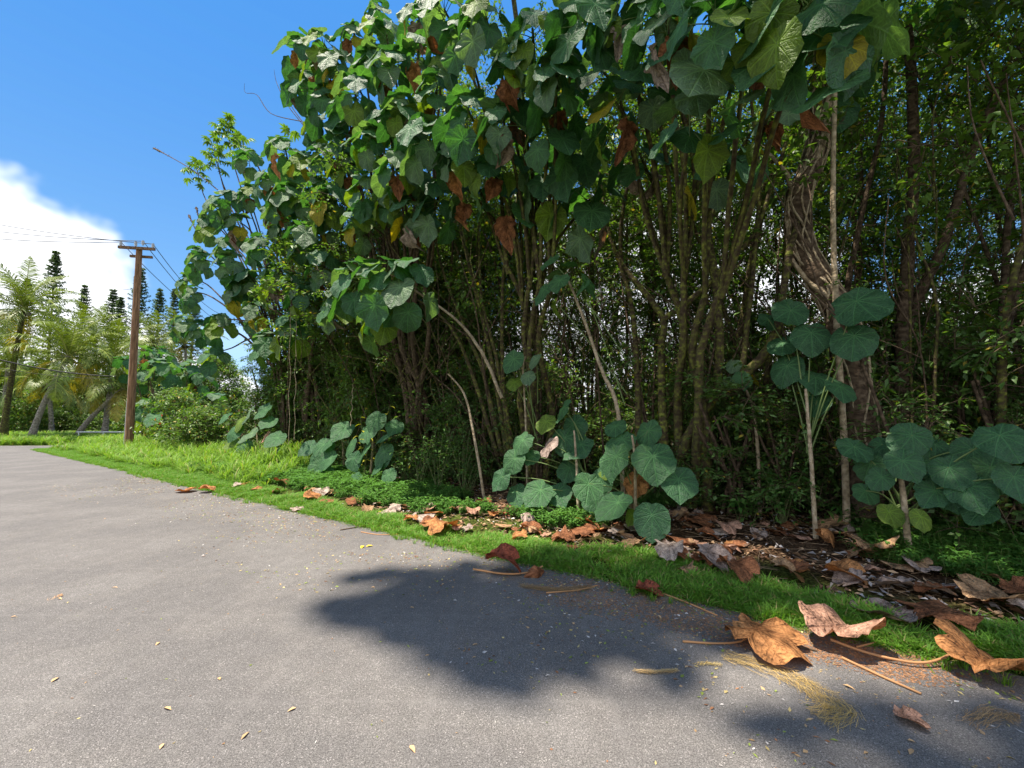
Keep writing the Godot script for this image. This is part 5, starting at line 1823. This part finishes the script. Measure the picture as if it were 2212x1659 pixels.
	stalk([[780, 1150], [820, 1156], [872, 1154]], 0.006, "pale bent stalk on the asphalt near the dark twig")
	stalk([[1180, 1282], [1250, 1276], [1290, 1266]], 0.007, "straw-coloured stalk in the fibre below the red leaf")
	# yellow fallen leaves
	for d in [[785, 1180], [790, 1182], [815, 1107], [1530, 1216], [1705, 1140]]:
		var p := on_ground(d[0], d[1])
		p.y = maxf(height(p), 0.0) + 0.006
		var b := Build.new()
		b.tone = Color(0.75, 0.55, 0.04)
		b.leaflet(Vector3.ZERO, Vector3(1, 0.05, 0.2), Vector3.UP, 0.09, 0.045, 0.1)
		tag(top("yellow_leaf", b.commit(mats.litter_bits), Transform3D(Basis(Vector3.UP, rf(0, TAU)), p)), "small bright yellow leaf fallen at the road edge", "leaf", "small yellow fallen leaves")
	# slips of dry leaf out on the open road
	for d in [[125, 1293], [35, 1332], [110, 1475], [370, 1535], [1133, 1335], [885, 1313], [810, 1270], [960, 1262], [475, 1470], [345, 1388], [255, 1270], [885, 1612], [1965, 1632], [1820, 1480], [230, 1120], [640, 1530], [1420, 1330], [1240, 1350], [1020, 1395], [1960, 1600], [345, 1620], [520, 1600]]:
		var p := on_ground(d[0], d[1])
		p.y = 0.004
		var b := Build.new()
		var g := rf(0.8, 1.2)
		b.tone = Color(0.52 * g, 0.33 * g, 0.17 * g)
		b.leaflet(Vector3.ZERO, Vector3(1, 0.08, 0.0), Vector3.UP, rf(0.03, 0.065), rf(0.012, 0.024), 0.15)
		tag(top("leaf_scrap", b.commit(mats.litter_bits), Transform3D(Basis(Vector3.UP, rf(0, TAU)), p)), "small slip of dry tan leaf on the open asphalt", "leaf scrap", "leaf scraps on the road")
	# mats of palm fibre
	fibre([[1560, 1415], [1640, 1440], [1710, 1465], [1780, 1510], [1815, 1540], [1760, 1550]], 520, 0.075, "long curved mat of yellow straw fibre on the asphalt", Color(0.62, 0.42, 0.14))
	fibre([[1368, 1452], [1410, 1454], [1465, 1450]], 130, 0.012, "short flat bundle of straw fibre on the sunlit asphalt", Color(0.70, 0.48, 0.22))
	fibre([[1500, 1440], [1530, 1436], [1560, 1440]], 40, 0.012, "tiny straw wisp beside the short straw bundle", Color(0.66, 0.48, 0.16))
	fibre([[2090, 1570], [2150, 1545], [2205, 1560]], 160, 0.05, "faint thin wisp of straw at the shaded asphalt end", Color(0.48, 0.30, 0.14))
	fibre([[100, 1300], [125, 1290], [135, 1287]], 40, 0.02, "small fan of dry fibre on the open sunny road", Color(0.60, 0.36, 0.18))
	fibre([[1120, 1266], [1200, 1276], [1280, 1270]], 260, 0.04, "loose brown straw strewn below the dark red leaf", Color(0.42, 0.26, 0.12))

func fibre(px: Array, n: int, wide: float, label: String, tone: Color) -> void:
	var line := []
	for q in px:
		var p := on_ground(q[0], q[1])
		p.y = 0.0
		line.append(p)
	line = smooth(line, 8)
	var b := Build.new()
	for k in n:
		var i0 := rng.randi_range(0, line.size() - 4)
		var i1 := mini(line.size() - 1, i0 + rng.randi_range(2, 7))
		var g := rf(0.35, 1.3)
		b.tone = Color(tone.r * g, tone.g * g, tone.b * g)
		var off := rf(-1, 1) * wide
		var off2 := off + rf(-0.9, 0.9) * wide
		var pts := []
		var w := []
		for q in range(i0, i1 + 1):
			var d: Vector3 = (line[mini(q + 1, line.size() - 1)] - line[maxi(q - 1, 0)]).normalized()
			var sd := Vector3(d.z, 0, -d.x)
			pts.append(line[q] + sd * lerpf(off, off2, float(q - i0) / (i1 - i0)) + Vector3(0, rf(0.003, 0.02), 0) + Vector3(rf(-1, 1), 0, rf(-1, 1)) * 0.006)
			w.append(0.0013)
		if pts.size() > 1: b.strip(pts, w, Vector3.UP)
	tag(top("straw_fibre", b.commit(mats.litter_bits)), label, "straw")
